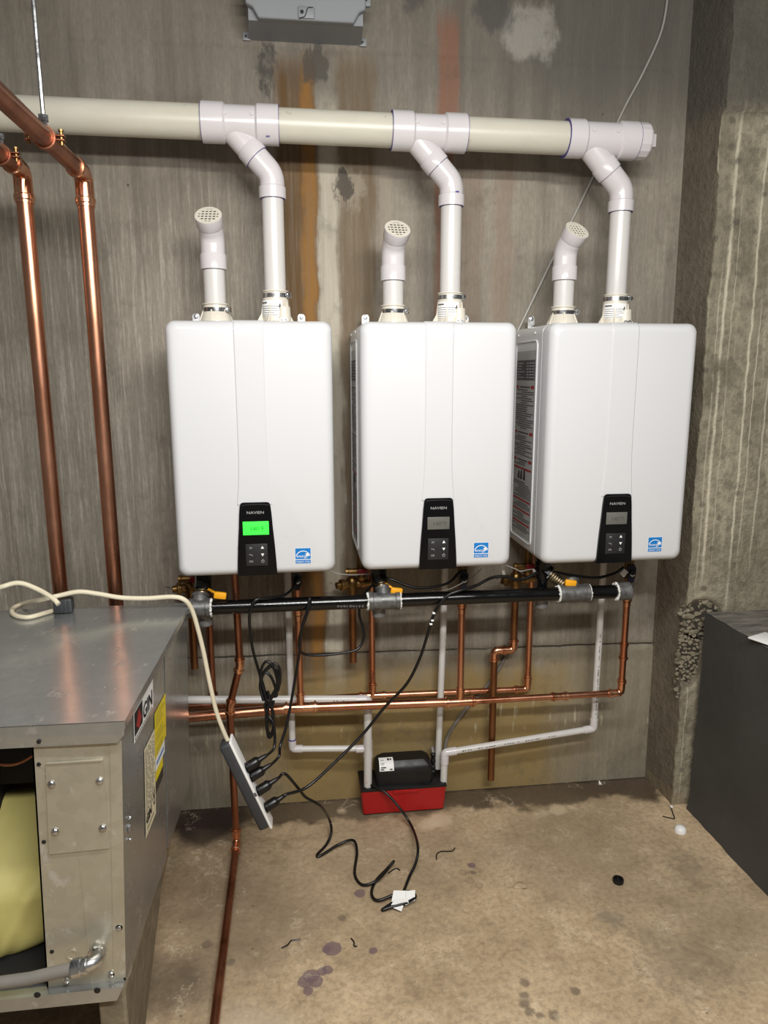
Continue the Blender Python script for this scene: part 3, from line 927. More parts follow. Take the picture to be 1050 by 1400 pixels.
def make_collar(root, x, ztop, kind):
    zt = HZ + HH
    m = MB()
    if kind == 'intake':
        m.rev((x, VY, zt - .004), (0, 0, 1), [(0, .048), (.012, .046), (.04, .0355), (.042, .034), (.058, .034)], 28)
        for a in (20, 80, 140, 200, 260, 320):
            d = V(math.cos(math.radians(a)), math.sin(math.radians(a)), 0)
            m.prism([(.030, 0), (.050, 0), (.050, .01), (.034, .048), (.030, .048)], (x, VY, zt - .004), d, (0, 0, 1), d.cross(V(0, 0, 1)) * .004)
        m.rev((x, VY, zt + .054), (0, 0, 1), [(0, .034), (0, .037), (.003, .037), (.003, .0305)], 28)
        c = m.build('intake_collar', M['pvc_cream'], root)
        zc = zt + .040
        rcl = .0362
    else:
        m.rev((x, VY, zt - .004), (0, 0, 1), [(0, .052), (.010, .050), (.014, .0385), (.075, .0365), (.082, .0345), (.096, .0345)], 28)
        m.rev((x, VY, zt + .091), (0, 0, 1), [(0, .0345), (0, .037), (.003, .037), (.003, .0305)], 28)
        for a in (-25, 25, 70, 120, 190, 250, 310):
            d = V(math.cos(math.radians(a)), math.sin(math.radians(a)), 0)
            m.prism([(.030, 0), (.058, 0), (.058, .008), (.042, .035), (.038, .07), (.030, .07)], (x, VY, zt - .004), d, (0, 0, 1), d.cross(V(0, 0, 1)) * .004)
        # sampling port boss
        m.rev((x + .022, VY - .022, zt - .004), (0, 0, 1), [(0, .022), (.052, .019), (.055, 0)], 18)
        c = m.build('exhaust_collar', M['pvc_cream'], root)
        zc = zt + .081
        rcl = .0368
        # paper label round the collar
        lb, tx, ar = MB(), MB(), MB()
        def patch(mb, a0, a1, z0, z1, r, k=8):
            vs, fs = [], []
            for i in range(k + 1):
                a = math.radians(a0 + (a1 - a0) * i / k)
                for z in (z0, z1): vs.append((x + math.cos(a) * r, VY + math.sin(a) * r, z))
            for i in range(k): fs.append((2 * i, 2 * i + 2, 2 * i + 3, 2 * i + 1))
            mb.add(vs, fs)
        patch(lb, -165, -62, zt + .022, zt + .066, .0392)
        patch(tx, -162, -128, zt + .057, zt + .061, .0397)
        for i, e in enumerate((-75, -82, -78, -95, -80)): patch(tx, -162, e, zt + .049 - i * .006, zt + .0502 - i * .006, .0397)
        patch(ar, -74, -69, zt + .026, zt + .056, .0397, 2); patch(ar, -77, -66, zt + .046, zt + .050, .0397, 2)
        l = lb.build('collar_label', M['white'], c); tx.build('label_lines', M['print'], c); ar.build('label_mark', M['ink'], c)
        for dx in (.016, .028):
            MB()._ring(V(x + dx, VY - .047, zt + .010), V(0, 1, 0), .003, .0065, .006, 14).build('port_screw', M['steel'], c)
    m = MB(); m._ring(V(x, VY, zc - .0065), V(0, 0, 1), rcl - .003, rcl, .012, 28)
    m.box((x + rcl - .001, VY - .015, zc), (.016, .016, .015), .002, Matrix.Rotation(-.4, 3, 'Z'))
    m.rev((x + rcl - .002, VY - .026, zc), (0.5, -1, 0), [(-.006, .0055), (.006, .0055), (.007, .003)], 12)
    m.build('hose_clamp', M['steel'], c)
    m = MB()
    for k in range(5):
        a = math.radians(-40 - k * 7)
        m.box((x + math.cos(a) * (rcl + .0002), VY + math.sin(a) * (rcl + .0002), zc), (.0016, .0016, .010), 0, Matrix.Rotation(a, 3, 'Z'))
    m.build('clamp_slots', M['ink'], c)
    return c

def make_bracket(root, x):
    zt = HZ + HH
    m = MB()
    m.prism([(-.011, -.01), (.011, -.01), (.011, .034), (.007, .040), (-.007, .040), (-.011, .034)], (x, -.055, zt), (1, 0, 0), (0, 0, 1), (0, .003, 0))
    m.rev((x, -.055, zt + .031), (0, -1, 0), [(0, .006), (.003, .006), (.004, .003), (.004, 0)], 12)
    m.build('mounting_tab', M['steel'], root)

def make_ports(root, xc):
    # stubs under the casing
    m = MB()
    for dx, r in ((-.176, .013), (-.10, .015), (.06, .012), (.10, .017), (.155, .013)):
        pass
    m.box((xc, -.19, HZ - .004), (.36, .24, .008), .002)
    m.build('bottom_plate', M['dark'], root)

HX = [-0.337 + HW / 2, 0.1776 + HW / 2, 0.7148 + HW / 2 - .004]
HLAB = ['white wall-hung tankless water heater with the lit green display',
        'white wall-hung tankless water heater in the middle of the three, above the red pump',
        'white wall-hung tankless water heater beside the concrete pier, red-striped label on its side']
xc = HX[0]
heater = thing('water_heater', HLAB[0], 'water heater', (xc, HB, HZ), 'wall-hung water heaters')
make_casing(heater, xc)
cp, ppx, ppy = make_panel(heater, xc)
make_sticker(heater, xc)
make_side_label(heater, xc)
ex_x = [at(377, 415, y=VY).x, at(615, 415, y=VY).x, at(841, 420, y=VY).x]
in_x = [at(294.5, 415, y=VY).x, at(537.5, 415, y=VY).x, at(769.5, 425, y=VY).x]
ci = make_collar(heater, in_x[0], 0, 'intake')
ce = make_collar(heater, ex_x[0], 0, 'exhaust')
make_bracket(heater, at(268, 432, y=-.055).x)
make_bracket(heater, at(412, 432, y=-.055).x)
make_ports(heater, xc)
def copy_tree(o, parent):
    c = o.copy(); COL.objects.link(c)
    if parent: c.parent = parent
    for ch in list(o.children): copy_tree(ch, c)
    return c
heaters = [heater]
for i in (1, 2):
    h = copy_tree(heater, None)
    h.location = (HX[i], HB, HZ)
    h['label'] = HLAB[i]
    OFF[h.name] = Vector(h.location)
    for ch in h.children:
        if ch.name.startswith('intake_collar'): ch.location.x = (in_x[i] - HX[i]) - (in_x[0] - HX[0])
        if ch.name.startswith('exhaust_collar'): ch.location.x = (ex_x[i] - HX[i]) - (ex_x[0] - HX[0])
    heaters.append(h)
for i, h in enumerate(heaters):
    cpi = [o for o in h.children if o.name.startswith('control_panel')][0]
    OFF[cpi.name] = Vector(h.location)
    make_display(cpi, HX[i] - .0005, ppy, i == 0)

# ---------------------------------------------------------------- white exhaust vent manifold
RV, RH = 0.0302, 0.0447
vent = thing('vent_manifold', 'white plastic exhaust vent pipe running along the wall above all three heaters', 'vent pipe', (0.2, VY, 2.18))
HDR0, HDR1 = V(-1.6, VY, 2.188), V(1.02, VY, 2.1715)
def hz(x): return V(x, VY, HDR0.z + (HDR1.z - HDR0.z) * (x - HDR0.x) / (HDR1.x - HDR0.x))
DX = (HDR1 - HDR0).normalized()
def hx(px, py): return at(px, py, y=VY).x
wy = [(hx(276, 160), hx(381, 163)), (hx(535, 170), hx(636, 176)), (hx(773, 182), hx(868, 187))]
segs = [(-1.6, wy[0][0] + .02), (wy[0][1] - .02, wy[1][0] + .02), (wy[1][1] - .02, wy[2][0] + .02)]
for a, b in segs:
    MB().tube([hz(a), hz(b)], RH, 32).build('header_pipe', M['pvc_old'], vent)
for i, (a, b) in enumerate(wy):
    m = MB()
    cw = .058 if i < 2 else .05
    rc_ = RH * 1.17; rb = RH * 1.04
    L = b - a
    m.rev(hz(a), DX, [(0, RH), (0, rc_), (cw, rc_), (cw + .006, rb), (L - cw - .006, rb), (L - cw, rc_), (L, rc_), (L, RH)], 36)
    # branch at 45 degrees to the drop
    xd = ex_x[i]
    ze = [2.050, 2.042, 2.038][i]
    E_ = V(xd, VY, ze)
    zh = hz(xd).z
    top = V(xd - (zh - ze) * .92, VY, zh)
    bd = (top - E_).normalized()
    m.tube([top, E_ + bd * .078], RV * 1.16, 28)
    wye = m.build('wye_fitting', M['pvc_fit'], vent)
    m = MB(); m.rev(E_ + bd * .060, bd, [(0, RV), (0, RV * 1.24), (.033, RV * 1.24), (.036, RV * 1.16)], 30)
    m.build('branch_socket', M['pvc_fit'], wye)
    for q in ((a, -1), (b, 1)):
        pm = MB().rev(hz(q[0]), DX, [(-.0006, RH * 1.171), (.0006, RH * 1.171), (.0006, RH), (-.0006, RH)], 36)
        pm.build('primer_line', M['primer'], wye)
    pm = MB().rev(E_ + bd * .0595, bd, [(-.0006, RV), (-.0006, RV * 1.2), (.0006, RV * 1.243), (.0006, RV)], 30)
    pm.build('primer_line', M['primer'], wye)
    for q, k in ((.32, 0), (.66, 0)):
        P = hz(a + L * q) + V(0, -rb * .98, .012)
        m = MB().rev(P, (0, -1, .2), [(-.001, .006), (.002, .0055), (.0025, 0)], 12)
        m.build('mould_mark', M['pvc_fit'], wye)
    # 45 degree elbow and drop pipe
    m = MB()
    dn = V(0, 0, -1)
    ang = bd.angle(dn); Rb = .055; t = Rb / math.tan(ang / 2)
    m.tube(fillet([E_ + bd * .072, E_, E_ + dn * (t + .02)], Rb, 10), RV * 1.13, 28)
    m.rev(E_ + dn * (t + .012), dn, [(-.004, RV * 1.12), (0, RV * 1.24), (.030, RV * 1.24), (.030, RV)], 30)
    el = m.build('elbow_fitting', M['pvc_fit'], vent)
    m = MB(); m.rev(E_ + dn * (t + .042), dn, [(-.0005, RV), (-.0005, RV * 1.242), (.0004, RV * 1.12), (.0004, RV)], 30)
    m.build('primer_line', M['primer'], el)
    MB().tube([E_ + dn * (t + .02), V(xd, VY, HZ + HH + .06)], RV, 28).build('drop_pipe', M['pvc'], vent)
m = MB()
P = hz(wy[2][1])
m.rev(P, DX, [(-.02, RH), (0, RH * 1.02), (0, RH * 1.13), (.030, RH * 1.13), (.036, RH * 1.05), (.037, 0)], 16)
ec = m.build('end_cap', M['pvc_fit'], vent, sharp=15)
m = MB(); m.box(P + DX * .046, (.026, .036, .036), .003)
m.build('square_plug', M['pvc_fit'], ec)
# purple smear on the second elbow and under the first wye
m = MB()
for px, py in ((625, 262), (366, 186), (372, 184)):
    q = at(px, py, y=VY - .036)
    lump(m, q, .0045, (1.5, .2, .6))
m.build('primer_smear', M['primer'], vent)

# ---------------------------------------------------------------- intake pipes with grilles
LEAN = [(.0, -1.0), (.06, -1.0), (.16, -1.0)]
ZEL = [at(290, 352, y=VY).z, at(539, 368, y=VY).z, at(771, 368, y=VY).z]
ILAB = ['short white intake pipe with round grille on the heater with the green display',
        'short white intake pipe with round grille on the middle heater',
        'short white intake pipe with round grille turned right, on the heater by the pier']
TURN = [(-.06, -.85), (.10, -.85), (.26, -.80)]
for i in range(3):
    x = in_x[i]; zb = HZ + HH + .03
    t = thing('intake_pipe', ILAB[i], 'intake pipe', (x, VY, zb), 'intake pipes on the heaters')
    ze = ZEL[i] + .055
    MB().tube([V(x, VY, zb), V(x, VY, ze - .06)], RV, 28).build('pipe', M['pvc'], t)
    d = V(TURN[i][0], TURN[i][1], .80).normalized()
    E_ = V(x, VY, ze)
    m = MB()
    m.rev(V(x, VY, ze - .088), (0, 0, 1), [(0, RV), (0, RV * 1.22), (.038, RV * 1.22), (.043, RV * 1.12), (.05, RV * 1.10)], 30)
    m.tube(fillet([V(x, VY, ze - .045), E_, E_ + d * .055], .07, 10), RV * 1.12, 28)
    m.rev(E_ + d * .035, d, [(0, RV * 1.12), (.006, RV * 1.22), (.034, RV * 1.22), (.034, RV * 1.0), (.02, RV * 1.0), (.02, 0)], 30)
    m.build('elbow_fitting', M['pvc_fit'], t)
    e = E_ + d * .069
    m = MB(); m._ring(e - d * .004, d, RV * .92, RV * 1.19, .005, 30); m.build('grille_rim', M['pvc_cream'], t)
    m = MB(); m.rev(e - d * .010, d, [(0, RV), (.001, RV), (.001, 0)], 24); m.build('dark_backing', M['screen'], t)
    u = d.cross(V(0, 0, 1)).normalized(); w = u.cross(d)
    m = MB()
    for k in range(-2, 3):
        o = k * .0105; h = math.sqrt(max(0, (RV * .95) ** 2 - o * o))
        m.tube([e + u * o - w * h, e + u * o + w * h], .0021, 6); m.tube([e + w * o - u * h, e + w * o + u * h], .0021, 6)
    m.build('grille_bars', M['pvc_cream'], t)

# ---------------------------------------------------------------- copper risers at the left
RR = .0205
risers = []
for i, (px, py, lab) in enumerate(((114, 238, 'copper riser coming down the wall nearest the heater with the green display'), (30, 233, 'copper riser coming down the wall, leftmost of all'))):
    c = at(px, py, y=-.27)
    t = thing('copper_riser', lab, 'copper pipe', (c.x, -.27, .46), 'copper risers behind the metal cabinet')
    pts = [V(c.x, -2.9, c.z), V(c.x, -.27, c.z), V(c.x, -.27, .46)]
    MB().tube(pts[:2], RR, 20).build('horizontal_pipe', M['copper_dull'], t)
    MB().tube(pts[1:], RR, 20).build('vertical_pipe', M['copper'], t)
    m = MB()
    R_ = .04
    m.tube(fillet([pts[1] + V(0, -R_ - .012, 0), pts[1], pts[1] + V(0, 0, -R_ - .012)], R_ * .999, 10), RR * 1.13, 22)
    for dd in (V(0, -1, 0), V(0, 0, -1)):
        joint_collar(m, pts[1] + dd * R_, dd, RR, .04, 1.14, 1.26)
    m.build('elbow_fitting', M['copper_bright'], t)
    risers.append((c, t))
for i, (px, lab) in enumerate(((62, 'copper split-ring hanger on a zinc rod above the white vent pipe'), (2, 'copper split-ring hanger at the left picture edge'))):
    c = risers[i][0]
    # find the depth along the pipe where it passes that spot
    best = min(((abs(525 + F_PX * float(np.dot(np.array([c.x, yy, c.z]) - CAM, _r)) / float(np.dot(np.array([c.x, yy, c.z]) - CAM, _w)) - px), yy) for yy in np.arange(-1.2, -.3, .005)))[1]
    P = V(c.x, best, c.z)
    t = thing('pipe_hanger', lab, 'pipe hanger', (P.x, P.y, P.z), 'split-ring pipe hangers')
    m = MB(); m._ring(P - V(0, .010, 0), V(0, 1, 0), RR + .0005, RR + .0045, .020, 28)
    for s_ in (-1, 1):
        m.box(P + V(s_ * (RR + .012), 0, .0045), (.020, .018, .003), .001); m.box(P + V(s_ * (RR + .012), 0, -.0045), (.020, .018, .003), .001)
    m.build('split_ring', M['copper_dull'], t)
    for s_ in (-1, 1):
        MB().rev(P + V(s_ * (RR + .014), 0, -.014), (0, 0, 1), [(0, .0035), (.028, .0035), (.028, .006), (.032, .006)], 8).build('ring_screw', M['brass'], t)
    m = MB(); m.rev(P + V(0, 0, RR + .002), (0, 0, 1), [(0, .009), (.012, .008), (.012, .0115), (.024, .0115), (.024, .0)], 6)
    m.build('hex_nut', M['steel'], t)
    prof = []
    if i == 0:
        zz = 0.0
        while zz < .66: prof += [(zz, .0047), (zz + .002, .0054)]; zz += .004
        MB().rev(P + V(0, 0, RR + .02), (0, 0, 1), prof, 8).build('threaded_rod', M['steel'], t)

# ---------------------------------------------------------------- black gas manifold
GY, GZ, RG = -.30, .835, .021
gas = thing('gas_manifold', 'black steel gas pipe under the three heaters with grey cast tees', 'gas pipe', (.3, GY, GZ))
gx = [at(258, 832, y=GY).x, at(288, 832, y=GY).x, at(504, 822, y=GY).x, at(546, 821, y=GY).x, at(764, 813, y=GY).x, at(804, 811, y=GY).x, at(843, 809, y=GY).x, at(861, 808, y=GY).x]
G = lambda x: V(x, GY, GZ)
for a, b in ((gx[0] - .012, gx[0] + .01), (gx[1] - .01, gx[2] + .01), (gx[3] - .01, gx[4] + .01), (gx[5] - .01, gx[6] + .01)):
    MB().tube([G(a), G(b)], RG, 24).build('pipe', M['blackpipe'], gas)
tee_c = []
for i, (a, b) in enumerate(((gx[0], gx[1]), (gx[2], gx[3]), (gx[4], gx[5]))):
    L = b - a; c = G((a + b) / 2); tee_c.append(c)
    m = MB()
    m.rev(G(a), (1, 0, 0), [(0, RG), (0, .029), (.012, .029), (.014, .0265), (L - .014, .0265), (L - .012, .029), (L, .029), (L, RG)], 28)
    m.rev(c, V(0, .65, .76), [(0, .022), (.034, .022), (.034, .025), (.044, .025), (.044, .014)], 24)
    m.build('cast_tee', M['iron'], gas)
    m = MB()
    for x_, s_ in ((a, -1), (b, 1)):
        if i == 0 and s_ < 0: continue
        for k in range(26):
            an = k * 6.283 / 26
            p0 = G(x_) + V(s_ * .002, math.cos(an) * .0232, math.sin(an) * .0232)
            lump(m, p0, .0048, (random.uniform(.5, 1.2), 1, 1))
    m.build('thread_tape', M['tape'], gas)
m = MB(); m.rev(G(gx[6]), (1, 0, 0), [(0, RG), (0, .028), (gx[7] - gx[6] - .003, .0285), (gx[7] - gx[6], .026), (gx[7] - gx[6], 0)], 28)
m.build('end_cap', M['iron'], gas)
m = MB()
for k in range(20):
    an = k * 6.283 / 20
    lump(m, G(gx[6] - .002) + V(0, math.cos(an) * .024, math.sin(an) * .024), .0055, (random.uniform(.5, 1.3), 1, 1))
m.build('thread_tape', M['tape'], gas)
# faint mill print
m = MB()
for k in range(9):
    m.quad(at(461 + k * 4.2, 829, y=GY - RG - .0006), (1, 0, 0), (0, 0, 1), 0, -.003, random.uniform(.004, .007), random.uniform(.002, .004))
m.build('mill_print', M['print'], gas)
# branch of each heater: nipple, ball valve with yellow lever, black drip tee and leg
DYB = -.257
legp = [at(281, 855, y=DYB), at(518, 843, y=DYB), at(740, 831, y=DYB)]
legz = [p.z for p in legp]
for i in range(3):
    c = tee_c[i]; e = V(legp[i].x, DYB, .905)
    s = c + (e - c).normalized() * .046
    dd = (e - s).normalized(); L = (e - s).length
    m = MB()
    prof = []
    k = 0.0
    while k < L - .022: prof += [(k, .0150), (k + .0025, .0182), (k + .005, .0182)]; k += .0075
    m.rev(s - dd * .004, dd, prof, 18); m.build('ribbed_nipple', M['zinc_brass'], gas)
    m = MB(); m.rev(s + dd * .046, dd, [(0, .012), (0, .021), (.006, .021), (.006, .012)], 24); m.build('tape_ring', M['tape'], gas)
    m = MB()
    m.rev(e - dd * .03, dd, [(0, .018), (.006, .024), (.03, .024), (.034, .019), (.05, .019)], 8)
    m.tube([V(e.x, e.y, HZ), V(e.x, e.y, legz[i] + .02)], .0165, 18)
    m.rev(V(e.x, e.y, e.z - .03), (0, 0, 1), [(0, .022), (.06, .022)], 18)
    m.rev(V(e.x, e.y, HZ - .045), (0, 0, 1), [(0, .024), (.028, .024), (.03, .018)], 8)
    m.build('drip_tee', M['blackpipe'], gas)
    m = MB(); m.rev(V(e.x, e.y, legz[i]), (0, 0, 1), [(0, 0), (0, .017), (.004, .0205), (.03, .0205), (.03, .016)], 24)
    cap = m.build('drip_cap', M['steel_dull'], gas)
    m = MB(); m.rev(V(e.x, e.y, legz[i] + .030), (0, 0, 1), [(0, .0165), (0, .022), (.005, .020), (.007, .0165)], 24); m.build('tape_ring', M['tape'], cap)
    lp = at([301, 542, 780][i], [814, 808, 797][i], y=-.30)
    m = MB(); m.box(lp, (.036, .014, .020), .004, Matrix.Rotation(.15, 3, 'Y')); m.tube([lp, s + dd * .02], .004, 8)
    m.build('valve_lever', M['orange'], gas)

# ---------------------------------------------------------------- copper headers under the heaters
FY, BY = -.17, -.045
R1, R2, R3 = .0150, .0098, .0111
front = thing('copper_header', 'thick copper header pipe running in front of the white drain pipes, with three risers', 'copper pipe', (.3, FY, .40))
fz = lambda x: .455 - .046 * (x + .05) if False else None
pL = at(255, 981, y=FY); pT1 = at(411, 967.5, y=FY); pT2 = at(629, 959.5, y=FY); pE = at(849, 947, y=FY)
pLL = pT1 + (pL - pT1) * 1.9
MB().tube([pLL, pT1], R1 + .001, 20).build('pipe', M['copper'], front)
MB().tube([pT1, pT2], R1, 20).build('pipe', M['copper'], front)
MB().tube([pT2, pE], R3 * .98, 18).build('pipe', M['copper'], front)
tops = [at(414, 798, y=FY), at(632, 800, y=FY), at(857, 795, y=FY)]
bots = [pT1, pT2, pE]
UP = V(0, 0, 1)
for i in range(3):
    top = V(bots[i].x, FY, HZ)
    MB().tube([bots[i], V(top.x, FY, .875)], R3, 18).build('riser', M['copper'], front)
    m = MB()
    joint_collar(m, V(top.x, FY, .80 - .02), -UP, R3, .026); joint_collar(m, V(top.x, FY, .755), UP, R3, .026)
    m.tube([V(top.x, FY, .74), V(top.x, FY, .812)], R3 * 1.12, 18)
    m.build('coupling', M['copper_bright'], front)
tee_fit(front, pT1, (pT2 - pT1), UP, R1, R3, .036)
tee_fit(front, pT2, (pE - pT2), UP, R1 * .92, R3, .034)
dE = (pT2 - pE).normalized()
m = MB(); m.tube(fillet([pE + dE * .03, pE, pE + UP * .03], .02, 8), R3 * 1.14, 18)
joint_collar(m, pE + dE * .022, dE, R3, .026); joint_collar(m, pE + UP * .022, UP, R3, .03)
m.build('elbow_fitting', M['copper_bright'], front)
coupling(front, at(765, 952, y=FY), dE, R3, .055)
coupling(front, V(pE.x, FY, at(855, 890, y=FY).z), UP, R3, .06, M['copper'])

back = thing('copper_header', 'thinner copper header pipe close to the wall behind the white drain pipes', 'copper pipe', (.3, BY, .42))
qE = at(721, 942, y=BY); qT = at(509, 951, y=BY); qL = at(259, 966, y=BY); qLL = qT + (qL - qT) * 1.5
qT1 = at(292, 964, y=BY)
MB().tube([qLL, qT], R3, 16).build('pipe', M['copper_dull'], back)
MB().tube([qT, qE], R2 * 1.05, 16).build('pipe', M['copper'], back)
for P_ in (qT1, qT, qE):
    MB().tube([P_, V(P_.x, BY, HZ)], R3, 16).build('riser', M['copper'] if P_ is not qT1 else M['copper_dull'], back)
tee_fit(back, qT1, qT - qT1, UP, R3, R3, .03, mat=M['copper_dull'])
tee_fit(back, qT, qE - qT, UP, R3, R3, .03)
m = MB(); d_ = (qT - qE).normalized()
m.tube(fillet([qE + d_ * .03, qE, qE + UP * .03], .022, 8), R3 * 1.12, 16)
joint_collar(m, qE + d_ * .024, d_, R3, .026); joint_collar(m, qE + UP * .024, UP, R3, .028)
m.build('elbow_fitting', M['copper_bright'], back)

# relief discharge tails
tails = []
ty = -.075
tx = [(262, 840, 914), (482, 840, 905)]
TL = ['brown copper relief tail ending in mid-air beside the metal cabinet', 'brown copper relief tail ending in mid-air below the middle heater', 'brown copper relief tail with an offset, reaching nearly to the floor']
def relief_valve(t, P, lever):
    m = MB()
    m.rev(P + V(.0, 0, -.03), (0, 0, 1), [(0, .016), (.012, .0165), (.014, .020), (.035, .021), (.05, .018), (.055, .012)], 16)
    m.rev(P + V(-.008, 0, .0), (-1, -.35, 0), [(0, .015), (.02, .015), (.022, .019), (.034, .019), (.036, .012), (.048, .011)], 14)
    m.rev(P + V(.01, 0, .0), (1, 0, 0), [(0, .014), (.018, .014), (.02, .017), (.03, .017), (.03, .012), (.055, .012)], 12)
    m.build('relief_valve_body', M['brass'], t)
    m = MB(); m.tube([P + V(-.06, -.022, .004), P + V(-.06, -.022, .010), P + V(-.074, -.026, .012)], .0022, 6); m.build('test_lever', M['steel'], t)
for i in range(2):
    c = at(tx[i][0], tx[i][1], y=ty); zb = at(tx[i][0], tx[i][2], y=ty).z
    t = thing('relief_tail', TL[i], 'copper pipe', (c.x, ty, zb), 'relief discharge tails')
    m = MB(); m._ring(V(c.x, ty, zb), UP, .0098, .0121, .27 if i else .27, 18); m.build('pipe', M['copper_brown'], t)
    relief_valve(t, V(c.x, ty, at(tx[i][0], 803 if i == 0 else 798, y=ty).z), 0)
a = at(702, 800, y=ty); b = at(702, 888, y=ty); c2 = at(676, 889, y=ty); c2.z = b.z; dbt = at(668, 1066, y=ty)
t = thing('relief_tail', TL[2], 'copper pipe', (c2.x, ty, dbt.z), 'relief discharge tails')
copper_run(t, [V(b.x, ty, .86), V(b.x, ty, b.z), V(c2.x, ty, b.z), V(c2.x, ty, dbt.z)], .0121, M['copper_brown'], M['copper_bright'], .020, sleeve=.018)
relief_valve(t, V(b.x, ty, at(704, 792, y=ty).z + .0), 0)

# isolation valves under the heaters
VL = [('red', 268, 789, 'dark red lever valve under the left end of the heater with the green display'), ('red', 494, 779, 'dark red lever valve under the left end of the middle heater'),
      ('red', 722, 772, 'dark red lever valve under the left end of the heater by the pier'), ('blue', 415, 789, 'navy lever valve with a white screw under the heater with the green display'),
      ('blue', 632, 788, 'navy lever valve with a white screw under the middle heater'), ('blue', 856, 780, 'navy lever valve above the capped end of the black gas pipe')]
for k, px, py, lab in VL:
    y = -.10 if k == 'red' else FY
    P = at(px, py, y=y)
    if k == 'blue': P.x = bots[[415, 632, 856].index(px)].x
    t = thing('isolation_valve', lab, 'valve', (P.x, y, P.z - .03), 'isolation valves under the heaters')
    m = MB()
    zt = HZ + .0
    m.rev(V(P.x, y, P.z - .035), UP, [(0, .010), (.006, .0135), (.016, .0135), (.018, .012), (.03, .016), (.042, .016), (max(.05, zt - P.z + .035), .012)], 12)
    m.build('valve_body', M['brass'], t)
    m = MB()
    if k == 'red':
        m.box(P + V(0, -.026, .0), (.030, .010, .020), .004); m.tube([P + V(0, -.03, 0), P + V(0, 0, 0)], .008, 12)
        m.build('lever', M['redlever'], t)
        m = MB(); m.rev(P + V(-.012, -.01, -.002), (-1, 0, 0), [(0, .011), (.03, .011), (.032, .013), (.04, .013)], 12); m.build('hose_port', M['brass'], t)
    else:
        m.prism([(-.011, -.034), (.006, -.036), (.013, -.010), (.014, .012), (.006, .026), (-.013, .026), (-.016, .006)], P + V(0, -.024, .0), (1, 0, 0), (0, 0, 1), (0, .010, 0))
        m.tube([P + V(0, -.03, 0), P], .009, 12)
        m.build('lever', M['bluelever'], t)
        m = MB(); m.rev(P + V(.001, -.024, -.006), (0, -1, 0), [(0, .008), (.003, .008), (.004, .004), (.0045, 0)], 14); m.build('lever_screw', M['white'], t)

# pipe that runs down and then along the floor
OY = -.25
o0 = V(at(323, 800, y=OY).x, OY, HZ + .0); o1 = at(328, 909, y=OY); o2 = at(314, 966, y=OY); o3 = V(o2.x + .002, OY, .03); o0.x = o1.x - .004
t = thing('floor_drain_pipe', 'tarnished copper drain pipe with an offset, dropping from the green-lit heater and along the floor', 'copper pipe', (o3.x, OY, 0))
copper_run(t, [o0, o1, o2, o3, V(-.224, -2.2, .017)], .0112, M['copper_dull'], M['copper_bright'], .022, skip=(3,))
m = MB(); m.tube(fillet([o3 + UP * .04, o3, o3 + V(.002, -.04, 0)], .024, 8), .0128, 18)
joint_collar(m, o3 + UP * .024, UP, .0112, .026); joint_collar(m, o3 + V(0, -.024, 0), V(0, -1, 0), .0112, .026)
m.build('elbow_fitting', M['copper'], t)

# ---------------------------------------------------------------- white condensate drains and pump
RP = .0125
DL = {}
t = thing('condensate_drain', 'white plastic drain under the green-lit heater, red lettering on its drop into the pump', 'drain pipe', (.19, -.1, .1))
hL = at(255, 957, y=-.118); hR = at(503, 956, y=-.118); hL2 = hR + (hL - hR) * 1.35
pb = at(502.5, 1076, y=-.105)
vp = V(hR.x + .003, -.11, hR.z)
MB().tube([hL2, hR], RP * 1.06, 20).build('pipe', M['pvc'], t)
m = MB(); pvc_elbow(m, hR, (-1, 0, 0), (0, 0, -1), RP * 1.06, .016, .024); m.build('elbow_fitting', M['pvc_fit'], t)
MB().tube([hR, V(hR.x - .001, -.105, pb.z - .01)], RP * 1.12, 20).build('drop_pipe', M['pvc'], t)
RT = .0106
v0 = at(402, 800, y=-.085); v1 = at(400, 1024, y=-.085); v2 = at(487, 1023, y=-.1)
MB().tube([V(v1.x, -.085, HZ), v1], RT * 1.05, 18).build('pipe', M['pvc'], t)
m = MB(); pvc_elbow(m, v1, (0, 0, 1), (1, -.08, .0), RT * 1.05, .014, .02); el = m.build('elbow_fitting', M['pvc_fit'], t)
m = MB(); m.rev(v1 + V(0, 0, .034), (0, 0, 1), [(0, RT), (0, RT * 1.26), (.0035, RT * 1.26), (.0035, RT)], 18); m.build('primer_line', M['primer'], el)
MB().tube([v1, V(hR.x, -.106, v2.z)], RT, 18).build('pipe', M['pvc'], t)
m = MB(); m.rev(V(hR.x - .015, -.106, v2.z), (-1, 0, 0), [(0, RT * 1.25), (.026, RT * 1.25), (.026, RT)], 20); m.rev(V(hR.x, -.105, v2.z - .03), (0, 0, 1), [(0, RP * 1.12), (0, RP * 1.3), (.06, RP * 1.3), (.06, RP * 1.12)], 20)
m.build('tee_fitting', M['pvc_fit'], t)
def lettering(root, P0, P1, off, mat, n, w, hmin, hmax, seed=1):
    rd = random.Random(seed)
    P0, P1 = Vector(P0), Vector(P1)
    d = (P1 - P0).normalized(); s_ = d.cross(V(0, -1, 0)).normalized()
    m = MB(); L = (P1 - P0).length
    q = 0.0
    for k in range(n):
        q = L * k / n
        if rd.random() < .22: continue
        m.quad(P0 + d * q + off, d, s_, 0, -rd.uniform(hmin, hmax), L / n * rd.uniform(.4, .75), rd.uniform(hmin, hmax))
    m.build('pipe_lettering', mat, root)
M['redink'] = plain('faded_red_ink', srgb(176, 104, 96), 0.6, sc=12, var=0.05)
lettering(t, V(hR.x - .004, -.105, hR.z - .16), V(hR.x - .004, -.105, pb.z + .02), V(0, -RP * 1.12 - .0006, 0), M['redink'], 26, .004, .0015, .004, 3)
